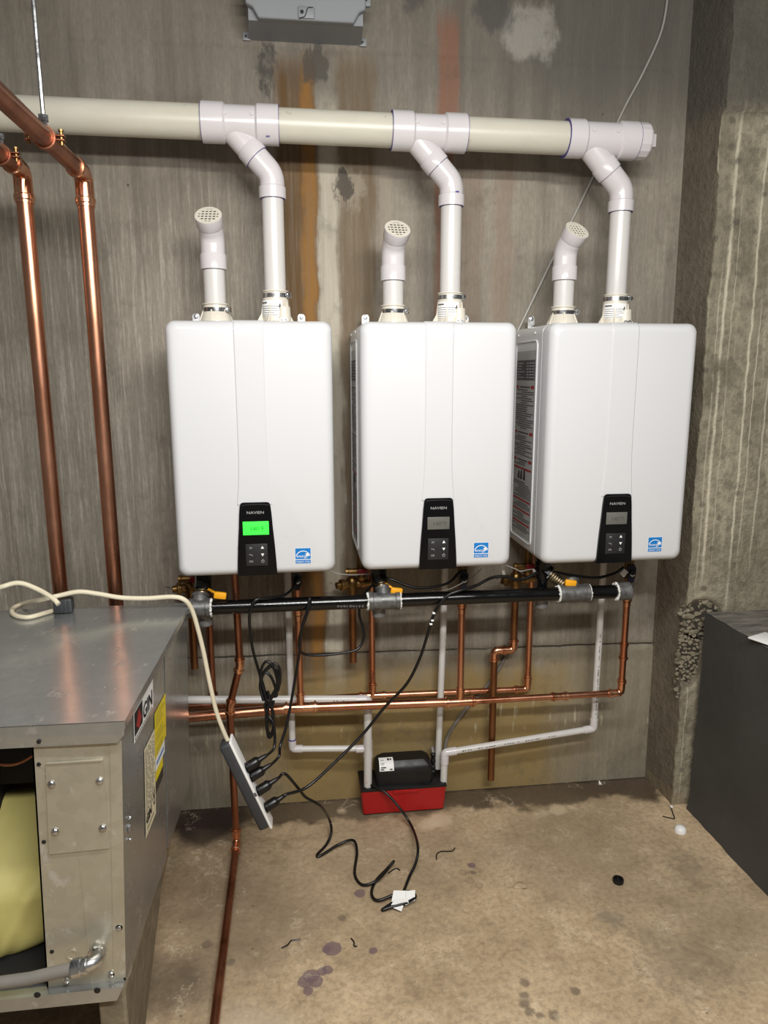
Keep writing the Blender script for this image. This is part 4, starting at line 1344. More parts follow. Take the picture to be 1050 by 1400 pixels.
lettering(t, at(475, 956.5, y=-.118), at(455, 956.5, y=-.118), V(0, -RP * 1.06 - .0006, .001), M['print'], 9, .004, .001, .0025, 4)

t = thing('condensate_drain', 'straight white plastic drain pipe from the middle heater down behind the pump', 'drain pipe', (.45, -.06, .15))
g0 = at(606, 860, y=-.08); g1 = at(598.5, 1050, y=-.055)
MB().tube([V(g0.x + .004, -.08, HZ), g0, g1], RT * 1.05, 18).build('pipe', M['pvc'], t)

t = thing('condensate_drain', 'white plastic drain pipe from the heater by the pier, sloping to the pump', 'drain pipe', (.5, -.1, .1))
e0 = at(822, 830, y=-.10); e1 = at(811.5, 996, y=-.10); e2 = at(608, 1029, y=-.105); e3 = V(e2.x - .003, -.105, .1)
MB().tube([V(e0.x, -.10, HZ), e1], RT * 1.08, 18).build('pipe', M['pvc'], t)
MB().tube([e1, e2], RT * 1.08, 18).build('sloped_pipe', M['pvc'], t)
MB().tube([e2, e3 + V(0, 0, -.012)], RP * .98, 18).build('drop_pipe', M['pvc'], t)
m = MB(); pvc_elbow(m, e1, (0, 0, 1), (e2 - e1), RT * 1.08, .014, .024); m.build('elbow_fitting', M['pvc_fit'], t)
m = MB(); pvc_elbow(m, e2, (e1 - e2), (0, 0, -1), RT * 1.16, .016, .026); m.build('elbow_fitting', M['pvc_fit'], t)
d_ = (e1 - e2).normalized()
lettering(t, e2 + d_ * .06, e2 + d_ * .40, V(0, -RT * 1.08 - .0006, .002), M['print'], 36, .004, .0008, .0022, 5)
lettering(t, V(e1.x, -.1, e1.z + .06), V(e1.x + .0, -.1, e1.z + .36), V(0, -RT * 1.08 - .0006, 0), M['print'], 46, .004, .0008, .0024, 6)

pump = thing('condensate_pump', 'red condensate pump box with a black motor cover on the floor', 'pump', (.34, -.07, 0))
pxl, pxr, pyf, pyb = .1905, .4865, -.128, -.004
m = MB()
prof = [(0.006, .010), (0.010, .006), (.05, .003), (.095, 0)]
vs, fs = [], []
for z, ins in prof:
    for a, b in rr_outline(pxr - pxl - 2 * ins, pyb - pyf - 2 * ins, .008, 3): vs.append(((pxl + pxr) / 2 + a, (pyf + pyb) / 2 + b, z))
n = 16
for i in range(len(prof) - 1):
    for k in range(n): fs.append((i * n + k, i * n + (k + 1) % n, (i + 1) * n + (k + 1) % n, (i + 1) * n + k))
fs += [tuple(range(n)), tuple(3 * n + k for k in range(n))]
m.add(vs, fs)
m.box(((pxl + pxr) / 2 + .005, pyf - .001, .090), (.086, .006, .013), .002)
for x_ in (pxl + .03, pxr - .04): m.box((x_, (pyf + pyb) / 2, .005), (.03, .09, .010), .002)
m.build('reservoir', M['red_plastic'], pump, sharp=30)
m = MB(); m.box(((pxl + pxr) / 2, (pyf + pyb) / 2, .1005), (pxr - pxl + .004, pyb - pyf + .002, .011), .003)
m.build('lid', M['blackplastic'], pump)
mc = MB()
cx0, cx1 = at(514, 1060, y=-.112).x, at(592, 1060, y=-.112).x
prof = [(.106, 0), (.150, .001), (.164, .002), (.176, .008), (.188, .020)]
vs, fs = [], []
for z, ins in prof:
    for a, b in rr_outline(cx1 - cx0 - 2 * ins, .098 - 2 * ins, .014, 4): vs.append(((cx0 + cx1) / 2 + a, -.066 + b, z))
n = 20
for i in range(len(prof) - 1):
    for k in range(n): fs.append((i * n + k, i * n + (k + 1) % n, (i + 1) * n + (k + 1) % n, (i + 1) * n + k))
fs += [tuple(range(n)), tuple(4 * n + k for k in range(n))]
mc.add(vs, fs)
cov = mc.build('motor_cover', M['blackplastic'], pump, sharp=30)
m = MB()
for k in range(5): m.box((cx1 - .018 - k * .009, -.1155, .135), (.003, .002, .022), 0)
m.build('vent_slots', M['ink'], cov)
lo = V((cx0 + cx1) / 2, -.104, .180)
a0 = at(519, 1056, y=-.112); a1 = at(538, 1037, y=-.09)
sl = V(0, .012, .012)
rows_ = [(-.1146, .162), (-.1086, .1768), (-.0965, .1893), (-.072, .1896)]
m = MB()
m.add([(a0.x + dx_, y_, z_) for y_, z_ in rows_ for dx_ in (0, .050)], [(0, 1, 3, 2), (2, 3, 5, 4), (4, 5, 7, 6)])
lb = m.build('rating_label', M['white'], pump, sharp=80)
m = MB()
def lp(u, v):
    k = min(2, int(v * 3)); f = v * 3 - k
    y_ = rows_[k][0] * (1 - f) + rows_[k + 1][0] * f; z_ = rows_[k][1] * (1 - f) + rows_[k + 1][1] * f
    return V(a0.x + .003 + .044 * u, y_ - .0006, z_ + .0006)
for u0, v0, u1, v1 in ((.02, .06, .3, .14), (.75, .05, .95, .14), (.05, .20, .45, .28), (.05, .42, .3, .45), (.05, .52, .35, .55), (.05, .72, .3, .76), (.6, .72, .75, .9), (.8, .74, .92, .88)):
    m.add([lp(u0, v0), lp(u1, v0), lp(u1, v1), lp(u0, v1)], [(0, 1, 2, 3)])
m.build('label_print', M['ink'], lb)
MB().rev((cx1 + .010, -.06, .100), (0, 0, 1), [(0, .012), (.02, .012), (.025, .006), (.025, .006), (.029, .009), (.037, .009), (.041, .006), (.054, .009), (.062, .009), (.066, .006), (.072, .006), (.080, .009), (.084, .009), (.088, .005)], 12).build('hose_barb', M['blackplastic'], pump)

# thin grey vinyl tube on the wall
pts = [at(700, 872, y=-.012), at(690, 900, y=-.012), at(668, 935, y=-.012), at(640, 966, y=-.014), at(622, 990, y=-.016), at(611, 1010, y=-.02), at(604, 1040, y=-.03), V(cx1 + .011, -.045, .20), V(cx1 + .010, -.06, .188)]
tag(MB().tube(smooth(pts, 6), .0062, 10).build('vinyl_tube', M['greytube']), 'grey vinyl tube slanting across the wall to the pump', 'tube')
pts = [at(915, -20, y=-.008), at(905, 40, y=-.008), at(880, 98, y=-.008), at(850, 155, y=-.008), at(806, 252, y=-.008), at(760, 345, y=-.008), at(714, 440, y=-.01), at(690, 490, y=-.012)]
tag(MB().tube(smooth(pts, 6), .0034, 8).build('wall_cable', M['wire']), 'thin pale cable slanting down the wall behind the vent pipe', 'cable')

# ---------------------------------------------------------------- cords
def cord(name, label, px, r, mat, group=None, k=6, n=10):
    pts = [q if isinstance(q, Vector) else (at(q[0], q[1], y=q[2]) if len(q) == 3 else at(q[0], q[1], z=q[3])) for q in px]
    t = thing(name, label, 'cord', tuple(pts[-1]), group)
    MB().tube(smooth(pts, k), r, n).build('cable', mat, t)
    return t, pts
SY = -.43
def plug(t, P, d):
    P = Vector(P); d = Vector(d).normalized()
    m = MB()
    u = d.cross(V(0, 1, 0)).normalized()
    m.rev(P, d, [(0, 0), (0, .011), (.003, .0150), (.034, .0150), (.040, .011), (.044, .0078), (.066, .0056)], 12)
    m.build('plug', M['rubber'], t)
RC = .0042
T0, T1 = at(311, 1012, y=SY), at(366, 1126, y=SY)
sd = (T1 - T0).normalized()
snrm = V(0, 1, 0).cross(sd).normalized()
if snrm.x < 0: snrm = -snrm
snrm = (snrm + V(0, .0, 0)).normalized()
SL = (T1 - T0).length
def onstrip(f): return T0 + sd * (SL * f)
PP = [(352, 1043), (357, 1052), (365, 1078), (375, 1100)]
fr = [.35, .46, .63, .83]
pl_pts = [onstrip(f) + snrm * .0148 for f in fr]
pd = (snrm * .9 + V(0, .1, .15)).normalized()
pl_end = [p + pd * .058 for p in pl_pts]
gy = GY - RG - .006
cA = [(406, 789, -.2), (401, 803, -.24), (388, 814, -.28), (365, 818, -.31), (350, 820, -.325), (343, 832, gy), (341, 850, -.325), (345, 885, -.32), (353, 915, -.32), (362, 945, -.33), (366, 975, -.34), (374, 990, -.36), pl_end[0] + pd * .035 + V(0, 0, .012), pl_end[0] + pd * .014, pl_end[0]]
t, _ = cord('appliance_cable', 'black cable with a tied-up coil hanging from the green-lit heater', cA, RC, M['rubber'], 'black power cords of the heaters')
plug(t, pl_pts[0], pd)
# bundled loops
for k, (dx, top, bot) in enumerate(((0, 905, 1005), (6, 912, 990), (-2, 920, 1010), (9, 908, 970))):
    lpz = [(361 + dx * .4, 958, -.338 - .004 * k), (356 + dx * .2, top + 18, -.335), (363 + dx, top, -.336), (373 + dx, top + 6, -.340), (379 + dx * .3, top + 30, -.342), (370, 955, -.345 + .003 * k), (364 - dx * .3, bot - 25, -.345), (368 + dx * .3, bot - 2, -.348), (374, bot - 12, -.35), (371, 965, -.35 + .002 * k), (366, 945, -.345)]
    MB().tube(smooth([at(*q[:2], y=q[2]) for q in lpz], 6), RC, 10).build('coil_loop', M['rubber'], t)
m = MB(); m._ring(at(367, 957, y=-.343), V(0, 0, 1), .009, .012, .008, 14); m.build('twist_tie', M['ink'], t)

cB = [(628, 782, -.2), (616, 795, -.25), (600, 801, -.27), (575, 804, -.28), (555, 800, -.28), (535, 792, -.275), (520, 793, -.265), (506, 803, -.255), (495, 818, -.245), (491, 838, -.24), (496, 858, -.245), (497, 873, -.25), (488, 888, -.26), (460, 894, -.27), (430, 896, -.28), (413, 893, -.29), (409, 882, -.30), (411, 865, -.318), (418, 845, -.332), (424, 825, gy), (423, 819, gy), (419, 838, gy - .006), (412, 862, -.335), (409, 895, -.335), (404, 925, -.34), (398, 960, -.35), (391, 995, -.37), (383, 1020, -.39), pl_end[1] + pd * .036 + V(0, 0, .010), pl_end[1] + pd * .014, pl_end[1]]
t, _ = cord('appliance_cable', 'black cable from the middle heater, looped over the black gas pipe', cB, RC, M['rubber'], 'black power cords of the heaters')
plug(t, pl_pts[1], pd)
cC = [(852, 776, -.2), (840, 784, -.23), (815, 790, -.25), (785, 787, -.26), (755, 782, -.262), (735, 783, -.265), (712, 793, -.28), (690, 788, -.285), (672, 790, -.29), (650, 801, -.31), (630, 807, -.325), (611, 815, gy), (595, 836, gy), (585, 866, -.325), (574, 900, -.32), (556, 935, -.32), (525, 968, -.32), (495, 1005, -.33), (455, 1045, -.36), (420, 1076, -.39), pl_end[3] + pd * .012, pl_end[3]]
t, _ = cord('appliance_cable', 'long black cable slanting from the heater by the pier down across the copper headers', cC, RC * 1.1, M['rubber'], 'black power cords of the heaters')
plug(t, pl_pts[3], pd)
for px, py in ((593, 838), (591, 848), (589, 853)): MB().box(at(px, py, y=gy - .001), (.009, .010, .006), .002).build('band_highlight', M['white'], t)  # white blocks put in as the small highlights on the cord's wrapped ring
z5 = .0052
cD = [V(.225, -.117, .115), at(525, 1082, y=-.15), at(545, 1103, y=-.18), at(562, 1128, y=-.22), at(571, 1155, z=.05), at(569, 1178, z=.03), at(560, 1198, z=.012), (553, 1216, 0, z5), (549, 1226, 0, z5 + .004), (528, 1240, 0, z5 + .004), (523, 1244, 0, z5 + .003), (535, 1240, 0, z5 + .008), (556, 1234, 0, z5 + .012), (568, 1226, 0, z5 + .012), (560, 1219, 0, z5 + .014), (540, 1223, 0, z5 + .012), (516, 1231, 0, z5 + .004), (508, 1221, 0, z5), (514, 1204, 0, z5), (529, 1188, 0, z5 + .01), (538, 1178, 0, z5 + .02), (534, 1183, 0, z5 + .012), (516, 1203, 0, z5 + .01), (496, 1210, 0, z5), (485, 1195, 0, z5), (488, 1165, 0, z5 + .01), (483, 1149, 0, z5 + .02), (464, 1154, 0, z5 + .01), (438, 1170, 0, z5), (434, 1168, 0, z5), (446, 1155, 0, z5), (453, 1138, 0, z5 + .02), (450, 1120, 0, z5 + .05), at(438, 1102, y=-.34), at(418, 1090, y=-.37), at(408, 1078, y=-.39), pl_end[2] + pd * .034 + V(0, 0, -.001), pl_end[2] + pd * .012, pl_end[2]]
t, _ = cord('appliance_cable', 'black pump cable snaking over the floor to the hanging power strip', cD, RC * 1.05, M['rubber'])
plug(t, pl_pts[2], pd)
c = at(549, 1238, z=.008)
m = MB()
m.add([c + V(-.028, .012, .004), c + V(.022, .004, .012), c + V(.026, .024, .026), c + V(-.018, .036, .022)], [(0, 1, 2, 3)])
m.add([c + V(-.035, -.010, .006), c + V(.020, -.004, .010), c + V(.018, .002, .022), c + V(-.02, .008, .016)], [(0, 1, 2, 3)])
m.add([c + V(-.03, -.010, .006), c + V(-.004, -.024, .001), c + V(.004, -.010, .007), c + V(-.02, 0, .012)], [(0, 1, 2, 3)])
m.add([c + V(.010, -.008, .006), c + V(.040, .006, .008), c + V(.044, .028, .024), c + V(.016, .022, .028)], [(0, 1, 2, 3)])
ot = m.build('cord_tag', M['white'], t, sharp=0)
md = ot.modifiers.new('thick', 'SOLIDIFY'); md.thickness = .0006

# power strip
strip = thing('power_strip', 'grey and white power strip hanging by its cream cord', 'power strip', tuple(T1))
def strip_section(mb, n0, n1, hw, f0, f1, cut, bev=.006):
    """slab along sd between offsets n0..n1 along snrm, half width hw in the third axis"""
    w = sd.cross(snrm).normalized()
    a, b = T0 + sd * (SL * f0), T0 + sd * (SL * f1)
    L = (b - a).length
    c = (a + b) / 2 + snrm * ((n0 + n1) / 2)
    R = Matrix((sd, snrm, w)).transposed()
    mb.box(c, (L, abs(n1 - n0), hw * 2), bev, R, 3)
m = MB(); strip_section(m, -.024, .008, .026, 0, 1, 0, .008); m.build('back_shell', M['charcoal'], strip)
m = MB(); strip_section(m, .006, .0145, .027, -.01, 1.02, 0, .004); face = m.build('socket_face', M['white'], strip)
for f in fr: MB().rev(onstrip(f) + snrm * .0142, snrm, [(0, .016), (.001, .016), (.001, 0)], 16).build('socket_recess', M['charcoal'], face)
m = MB(); P = onstrip(.6) + snrm * .012 + V(0, -.0275, 0)
m.box(P, (.012, .001, .006), 0, Matrix.Rotation(1.1, 3, 'Y')); m.build('rating_mark', M['print'], face)

# cream extension cord over the cabinet top
BT = .883
ce_ = [(-30, 812, -.62), (0, 803, -.52), (26, 797, -.50), (52, 806, -.50), (72, 818, -.52), (80, 826, -.53)]
zt_ = BT + .0068
loop = [(78, 833, 0, zt_), (62, 838, 0, zt_), (38, 844, 0, zt_), (20, 841, 0, zt_), (17, 833, 0, zt_), (30, 826, 0, zt_), (56, 820, -.47), (82, 814, -.46), (108, 809, -.455), (135, 812, -.45), (165, 817, -.45), (200, 818, -.45), (235, 816, -.45), (252, 820, -.45), (262, 833, -.44), (270, 858, -.432), (278, 890, -.428), (286, 930, -.428), (295, 970, -.428), (305, 998, -.43), T0 + sd * .004]
def mk(q): return q if isinstance(q, Vector) else (at(q[0], q[1], y=q[2]) if len(q) == 3 else at(q[0], q[1], z=q[3]))
t = thing('extension_cord', 'cream extension cord looped over the metal cabinet and down to the power strip', 'cord', tuple(at(86, 838, z=BT)))
MB().tube(smooth([mk(q) for q in ce_], 6), .0062, 12).build('cable', M['cream'], t)
MB().tube(smooth([mk(q) for q in loop], 6), .0062, 12).build('cable', M['cream'], t)
c = at(86, 839, z=BT)
m = MB(); m.box((c.x, c.y + .012, BT + .021), (.048, .034, .040), .006, Matrix.Rotation(.1, 3, 'Z'))
for k in range(4): m.box((c.x - .016 + k * .011, c.y - .006, BT + .021), (.003, .004, .034), .001)
m.build('plug_block', M['charcoal'], t)

# ---------------------------------------------------------------- metal cabinet at the left
cab = thing('equipment_cabinet', 'galvanized metal equipment cabinet with stickers at the left edge', 'cabinet', (-.8, -.74, .30))
XL = -1.35
def sx_(y, z):
    """x of the slightly askew right side"""
    f = (y + 1.072) / (.672); k = (z - .32) / (.56)
    return (-.365 + (-.333 + .365) * f) * (1 - k) + (-.337 + (-.312 + .337) * f) * k
ZB, ZT2 = .318, .866
def side_panel(y0, y1, z0, z1, th=.004):
    m = MB()
    P = [V(sx_(y0, z0), y0, z0), V(sx_(y1, z0), y1, z0), V(sx_(y1, z0) - th, y1, z0), V(sx_(y0, z0) - th, y0, z0),
         V(sx_(y0, z1), y0, z1), V(sx_(y1, z1), y1, z1), V(sx_(y1, z1) - th, y1, z1), V(sx_(y0, z1) - th, y0, z1)]
    return m.hexa(P)
sy = -.688
side_panel(-1.072, sy - .012, ZB, ZT2).build('side_panel', M['galv'], cab)
side_panel(sy + .001, -.402, ZB + .016, ZT2).build('side_panel', M['galv'], cab)
m = MB()
m.add([(sx_(-1.07, ZB) - .006, -1.068, ZB), (sx_(-.41, ZB) - .006, -.405, ZB), (sx_(-.41, ZT2) - .006, -.405, ZT2), (sx_(-1.07, ZT2) - .006, -1.068, ZT2)], [(0, 1, 2, 3)])
m.build('inner_liner', M['dark'], cab)
# top panel with folded lip
m = MB()
a, b, c_, d_ = V(-.3275, -1.086, BT), V(-.306, -.398, BT), V(XL, -.398, BT), V(XL, -1.066, BT)
m.add([a, b, c_, d_], [(0, 1, 2, 3)])
lip = .044
m.add([a, d_, d_ + V(0, .002, -lip), a + V(-.014, .002, -lip), a + V(0, 0, -lip * .62)], [(0, 1, 2, 3, 4)])
m.add([a, b, b + V(0, 0, -.016), a + V(0, .0, -.016)], [(0, 1, 2, 3)])
m.add([b, c_, c_ + V(0, 0, -.03), b + V(0, 0, -.03)], [(0, 1, 2, 3)])
top = m.build('top_panel', M['galv'], cab, sharp=0)
md = top.modifiers.new('thick', 'SOLIDIFY'); md.thickness = .0022; md.offset = -1
FYC = -1.072
m = MB()
xr0, xr1 = sx_(FYC, ZB), sx_(FYC, ZT2)
m.hexa([V(-.515, FYC, ZB), V(xr0, FYC, ZB), V(xr0, FYC + .004, ZB), V(-.515, FYC + .004, ZB), V(-.495, FYC, ZT2), V(xr1, FYC, ZT2), V(xr1, FYC + .004, ZT2), V(-.495, FYC + .004, ZT2)])
m.hexa([V(-.515, FYC, ZB), V(-.512, FYC, ZB), V(-.512, FYC + .12, ZB), V(-.515, FYC + .12, ZB), V(-.495, FYC, ZT2), V(-.492, FYC, ZT2), V(-.492, FYC + .12, ZT2), V(-.495, FYC + .12, ZT2)])
fp = m.build('front_panel', M['galv_dull'], cab, sharp=20)
# folded corner flange
m = MB()
m.hexa([V(xr0 - .022, FYC - .002, ZB + .01), V(xr0 + .001, FYC - .002, ZB + .01), V(xr0 + .001, FYC, ZB + .01), V(xr0 - .022, FYC, ZB + .01), V(xr1 - .020, FYC - .002, .838), V(xr1 + .001, FYC - .002, .838), V(xr1 + .001, FYC, .838), V(xr1 - .020, FYC, .838)])
m.build('corner_flange', M['galv_dull'], fp)
# access cover with four screws
m = MB()
m.hexa([V(-.484, FYC - .004, .615), V(-.374, FYC - .004, .618), V(-.374, FYC, .618), V(-.484, FYC, .615), V(-.474, FYC - .004, .800), V(-.372, FYC - .004, .803), V(-.372, FYC, .803), V(-.474, FYC, .800)])
m.box((-.423, FYC - .0042, .802), (.100, .004, .004), .001)
acc = m.build('access_cover', M['galv_dull'], cab, sharp=20)
def screw(P, D, root, r=.006, mat='steel'):
    m = MB(); m.rev(P, D, [(0, r * 1.35), (.001, r * 1.35), (.001, r), (.004, r * .95), (.0055, r * .5), (.0055, 0)], 8); return m.build('screw', M[mat], root)
for P in ((-.467, .760), (-.381, .760), (-.469, .662), (-.383, .662)): screw(V(P[0], FYC - .004, P[1]), V(0, -1, 0), acc)
def hole(P, D, root, r=.0032):
    m = MB(); m.rev(P, D, [(0, r * 1.3), (.0012, r * 1.2), (.0014, 0)], 14)
    return m.build('screw_hole', M['ink'], root)
for px, py in ((53, 1045), (60, 1151), (71, 1301)):
    hole(at(px, py, y=FYC), V(0, -1, 0), fp)
hole(at(53, 1014, y=-1.084), V(0, -1, 0), top)
for px, py in ((163, 1268), (152, 1332), (91, 1340)): screw(at(px, py, y=FYC - .001), V(0, -1, 0), fp, .0052)
for px, py, r in ((173, 1132, .007), (172, 1118, .003), (174, 1148, .003)):
    P = at(px, py, x=-.352); P.x = sx_(P.y, P.z); screw(P, V(1, 0, 0), cab, r)
# vertical crease and rivets
MB().box((-.43, FYC - .0005, .45), (.0025, .0015, .30), 0).build('pressed_crease', M['galv_dull'], fp)
# base rail
m = MB()
zr = .292
m.hexa([V(XL, FYC - .018, zr), V(-.380, FYC - .018, zr), V(-.366, FYC + .05, zr), V(XL, FYC + .05, zr), V(XL, FYC - .018, zr + .022), V(-.366, FYC - .018, zr + .030), V(-.366, FYC + .05, zr + .030), V(XL, FYC + .05, zr + .022)])
rail = m.build('base_rail', M['galv'], cab, sharp=20)
for px, py in ((133, 1354), (51, 1360)): hole(at(px, py, y=FYC - .018), V(0, -1, 0), rail, .005)
# dark inside: back, left and floor
m = MB(); m.box(((XL - .50) / 2 - .03, -.43, .59), (.83, .01, .53)); m.box((XL + .01, -.74, .59), (.01, .64, .53)); m.box(((XL - .37) / 2, -.74, ZB + .005), (.96, .64, .01))
m.box((-.62, -.80, .70), (.16, .16, .10), .006); m.box((-.80, -.75, .55), (.3, .3, .42), .01)
m.build('dark_inside', M['dark'], cab)
m = MB(); m.tube(smooth([V(-.64, -.93, .80), V(-.60, -1.0, .775), V(-.55, -1.01, .770), V(-.49, -1.0, .80)], 6), .003, 8); m.build('inside_wire', M['copper_dull'], cab)
# stickers on the side
def S(y, z, off=.001): return V(sx_(y, z) + off, y, z)
def side_quad(mb, y0, z0, y1, z1, off=.0012):
    mb.add([S(y0, z0, off), S(y1, z0, off), S(y1, z1, off), S(y0, z1, off)], [(0, 1, 2, 3)])
def sp(px, py): 
    P = at(px, py, x=-.333)
    for _ in range(4): P = at(px, py, x=sx_(P.y, P.z))
    return P
SU = (V(sx_(-.8, .8), -.8, 0) - V(sx_(-1.0, .8), -1.0, 0)).normalized()
SV = (V(sx_(-.9, .85), 0, .85) - V(sx_(-.9, .6), 0, .6)).normalized()
def span(tl, tr, br, bl):
    a, b, c_, d_ = sp(*tl), sp(*tr), sp(*br), sp(*bl)
    return (a.y + d_.y) / 2, (c_.z + d_.z) / 2, (b.y + c_.y) / 2, (a.z + b.z) / 2
y0_, z0_, y1_, z1_ = span((181, 978), (208, 928), (209, 966), (183, 1017))
z1_ = min(z1_, .862)
Lw, Lh = y1_ - y0_, z1_ - z0_
m = MB(); side_quad(m, y0_, z0_, y1_, z1_); logo = m.build('logo_sticker', M['white'], cab)
m = MB(); side_quad(m, y0_ + Lw * .03, z0_ + Lh * .20, y0_ + Lw * .42, z1_ - Lh * .04, .0018)
m.text('GIN', S(y0_ + Lw * .69, z0_ + Lh * .22, .0022), SU, SV, Lh * .72, squash=Lw * .50 / (Lh * .72 * 1.75), bold=.0012)
m.build('logo_lettering', M['ink'], logo)
ym, dw = y0_ + Lw * .225, Lw * .13
m = MB(); m.add([S(ym, z0_ + Lh * .24, .0024), S(ym + dw, z0_ + Lh * .48, .0024), S(ym, z1_ - Lh * .08, .0024), S(ym - dw, z0_ + Lh * .48, .0024)], [(0, 1, 2, 3)]); m.build('red_diamond', M['red'], logo)
m = MB()
for k in range(12): side_quad(m, y0_ + Lw * (.05 + k * .075), z0_ + Lh * .05, y0_ + Lw * (.10 + k * .075), z0_ + Lh * .12, .0018)
m.build('small_lettering', M['print'], logo)
# yellow warning, white strip, dark strip
yy0, yz0, yy1, yz1 = span((210, 977), (225, 949), (227, 1007), (212, 1035))
m = MB(); side_quad(m, yy0, yz0, yy1, yz1); ye = m.build('yellow_sticker', M['yellow'], cab)
m = MB()
for k in range(11):
    z = yz1 - (yz1 - yz0) * (.08 + k * .083)
    if k in (4, 8): continue
    side_quad(m, yy0 + .008, z - .0018, yy1 - random.uniform(.01, .05), z, .0018)
m.build('warning_lines', M['plinth_top'], ye)
_, wz0, wy1, _q = span((212, 1037), (224, 1015), (225, 1028), (213, 1052))
_, bz0_, by1_, _q = span((213, 1053), (222, 1037), (222, 1050), (214, 1063))
_, dz0_, dy1_, _q = span((214, 1063), (222, 1050), (222, 1062), (215, 1079))
m = MB(); side_quad(m, yy0, wz0, wy1, yz0 - .0005); ws = m.build('white_sticker', M['white'], cab)
m = MB(); side_quad(m, yy0 + .01, wz0 + (yz0 - wz0) * .4, wy1 - .012, wz0 + (yz0 - wz0) * .6, .0018); m.build('blue_line', M['blue'], ws)
m = MB(); side_quad(m, yy0, bz0_, by1_, wz0 - .0005); m.build('yellow_sticker', M['yellow'], cab)
m = MB(); side_quad(m, yy0, dz0_, by1_, bz0_ - .0005); m.build('dark_sticker', M['pad'], cab)
# cream wiring label
cy0, cz0, cy1, cz1 = span((195, 1027), (209, 1001), (215, 1105), (200, 1144))
cy1 = min(cy1, yy0 - .002)
m = MB(); side_quad(m, cy0, cz0, cy1, cz1); cl = m.build('cream_label', M['paper'], cab)
m = MB()
for k in range(20):
    z = cz1 - .010 - k * (cz1 - cz0) * .036
    a_ = cy0 + .006
    while a_ < cy1 - .014:
        w_ = random.uniform(.008, .026); side_quad(m, a_, z - .0022, min(a_ + w_, cy1 - .006), z, .0018); a_ += w_ + random.uniform(.004, .010)
m.build('label_lines', M['ink'], cl)
m = MB(); m.text('GIN', S((cy0 + cy1) / 2 - .018, cz0 + .030, .0022), SU, SV, .028, bold=.0014); side_quad(m, cy0 + .012, cz0 + .014, cy1 - .02, cz0 + .017, .0018); m.build('label_logo', M['ink'], cl)
for dz in (.0, .018): MB()._ring(S(cy1 - .016, cz0 + .042 + dz, .0012), V(1, 0, 0), .006, .0085, .0008, 14).build('approval_mark', M['ink'], cl)

# conduit entering the cabinet front
t = thing('conduit', 'grey flexible conduit with a metal elbow connector at the cabinet corner', 'conduit', tuple(at(100, 1325, y=FYC - .05)))
k0 = at(133, 1303, y=FYC - .004); k1 = at(126, 1316, y=FYC - .045); k2 = at(104, 1323, y=FYC - .05); k3 = at(40, 1338, y=FYC - .048); k4 = at(-60, 1352, y=FYC - .045)
m = MB(); prof = []; 
m.tube([k2, k3, k4], .0115, 18); m.build('tube', M['conduit'], t)
m = MB(); m.tube(fillet([k0, k1 + V(.012, -.004, .004), k2], .02, 8), .0125, 18)
m.rev(k0, (0, -1, 0), [(0, .017), (.006, .017), (.006, .013)], 6)
dk = (k2 - k3).normalized()
m.rev(k2 - dk * .006, dk, [(0, .012), (0, .0165), (.016, .0165), (.018, .0145), (.022, .0145), (.022, .0155), (.028, .0155)], 8)
m.build('elbow_connector', M['steel'], t)
m = MB(); m.rev(at(99, 1305, y=FYC - .0005), (0, -1, 0), [(0, .012), (.002, .012), (.002, .009), (.0006, .0085), (.0006, 0)], 20); m.build('knockout', M['galv_dull'], fp)

# yellow sheet inside the opening
bg_ = MB()
O = V(-.625, -.965, .465)
vs, fs = [], []
nu, nv = 18, 24
for j in range(nv + 1):
    for i in range(nu + 1):
        u = i / nu * 2 - 1; v = j / nv * 1.97 - .97
        wdt = .130 * (max(0.0, 1 - abs(min(v, 0)) ** 7)) ** .5 + .002
        x = O.x + u * wdt + .055 * v * (1 if v > 0 else .5)
        bulge = math.sqrt(max(0, 1 - abs(u) ** 2.5)) * math.sqrt(max(0, 1 - abs(v) ** 4))
        yb = O.y - .035 * bulge + .13 * max(0, v) + .006 * math.sin(u * 4 + v * 3) - .012 * math.exp(-((u - .45 - .35 * v) / .09) ** 2)
        vs.append((x, yb, O.z + v * .148))
for j in range(nv):
    for i in range(nu):
        k = j * (nu + 1) + i
        fs.append((k, k + 1, k + nu + 2, k + nu + 1))
bg_.add(vs, fs)
ob = bg_.build('insulation_sheet', M['bag'], sharp=80)
md = ob.modifiers.new('thick', 'SOLIDIFY'); md.thickness = .012
tag(ob, 'crumpled yellow sheet inside the dark cabinet opening', 'sheet')

# footing under the cabinet
vsb = [V(-.425, -1.06, 0), V(-.368, -1.06, 0), V(-.415, -.66, 0), V(-.47, -.66, 0), V(-.425, -1.06, .288), V(-.372, -1.06, .288), V(-.360, -.66, .288), V(-.47, -.66, .288)]
m = MB().hexa(vsb)
ob = m.build('footing_block', M['block'], sharp=30)
bm_ = ob.modifiers.new('bev', 'BEVEL'); bm_.width = .006; bm_.segments = 2
tag(ob, 'rough concrete block under the front corner of the metal cabinet', 'block')
vsb = [V(-.56, -.655, 0), V(-.424, -.655, 0), V(-.436, -.31, 0), V(-.56, -.31, 0), V(-.56, -.655, .312), V(-.365, -.655, .312), V(-.36, -.41, .312), V(-.56, -.41, .312)]
ob = MB().hexa(vsb).build('timber_support', M['wood'], sharp=30)
tag(ob, 'weathered tan timber support under the far part of the metal cabinet', 'timber')

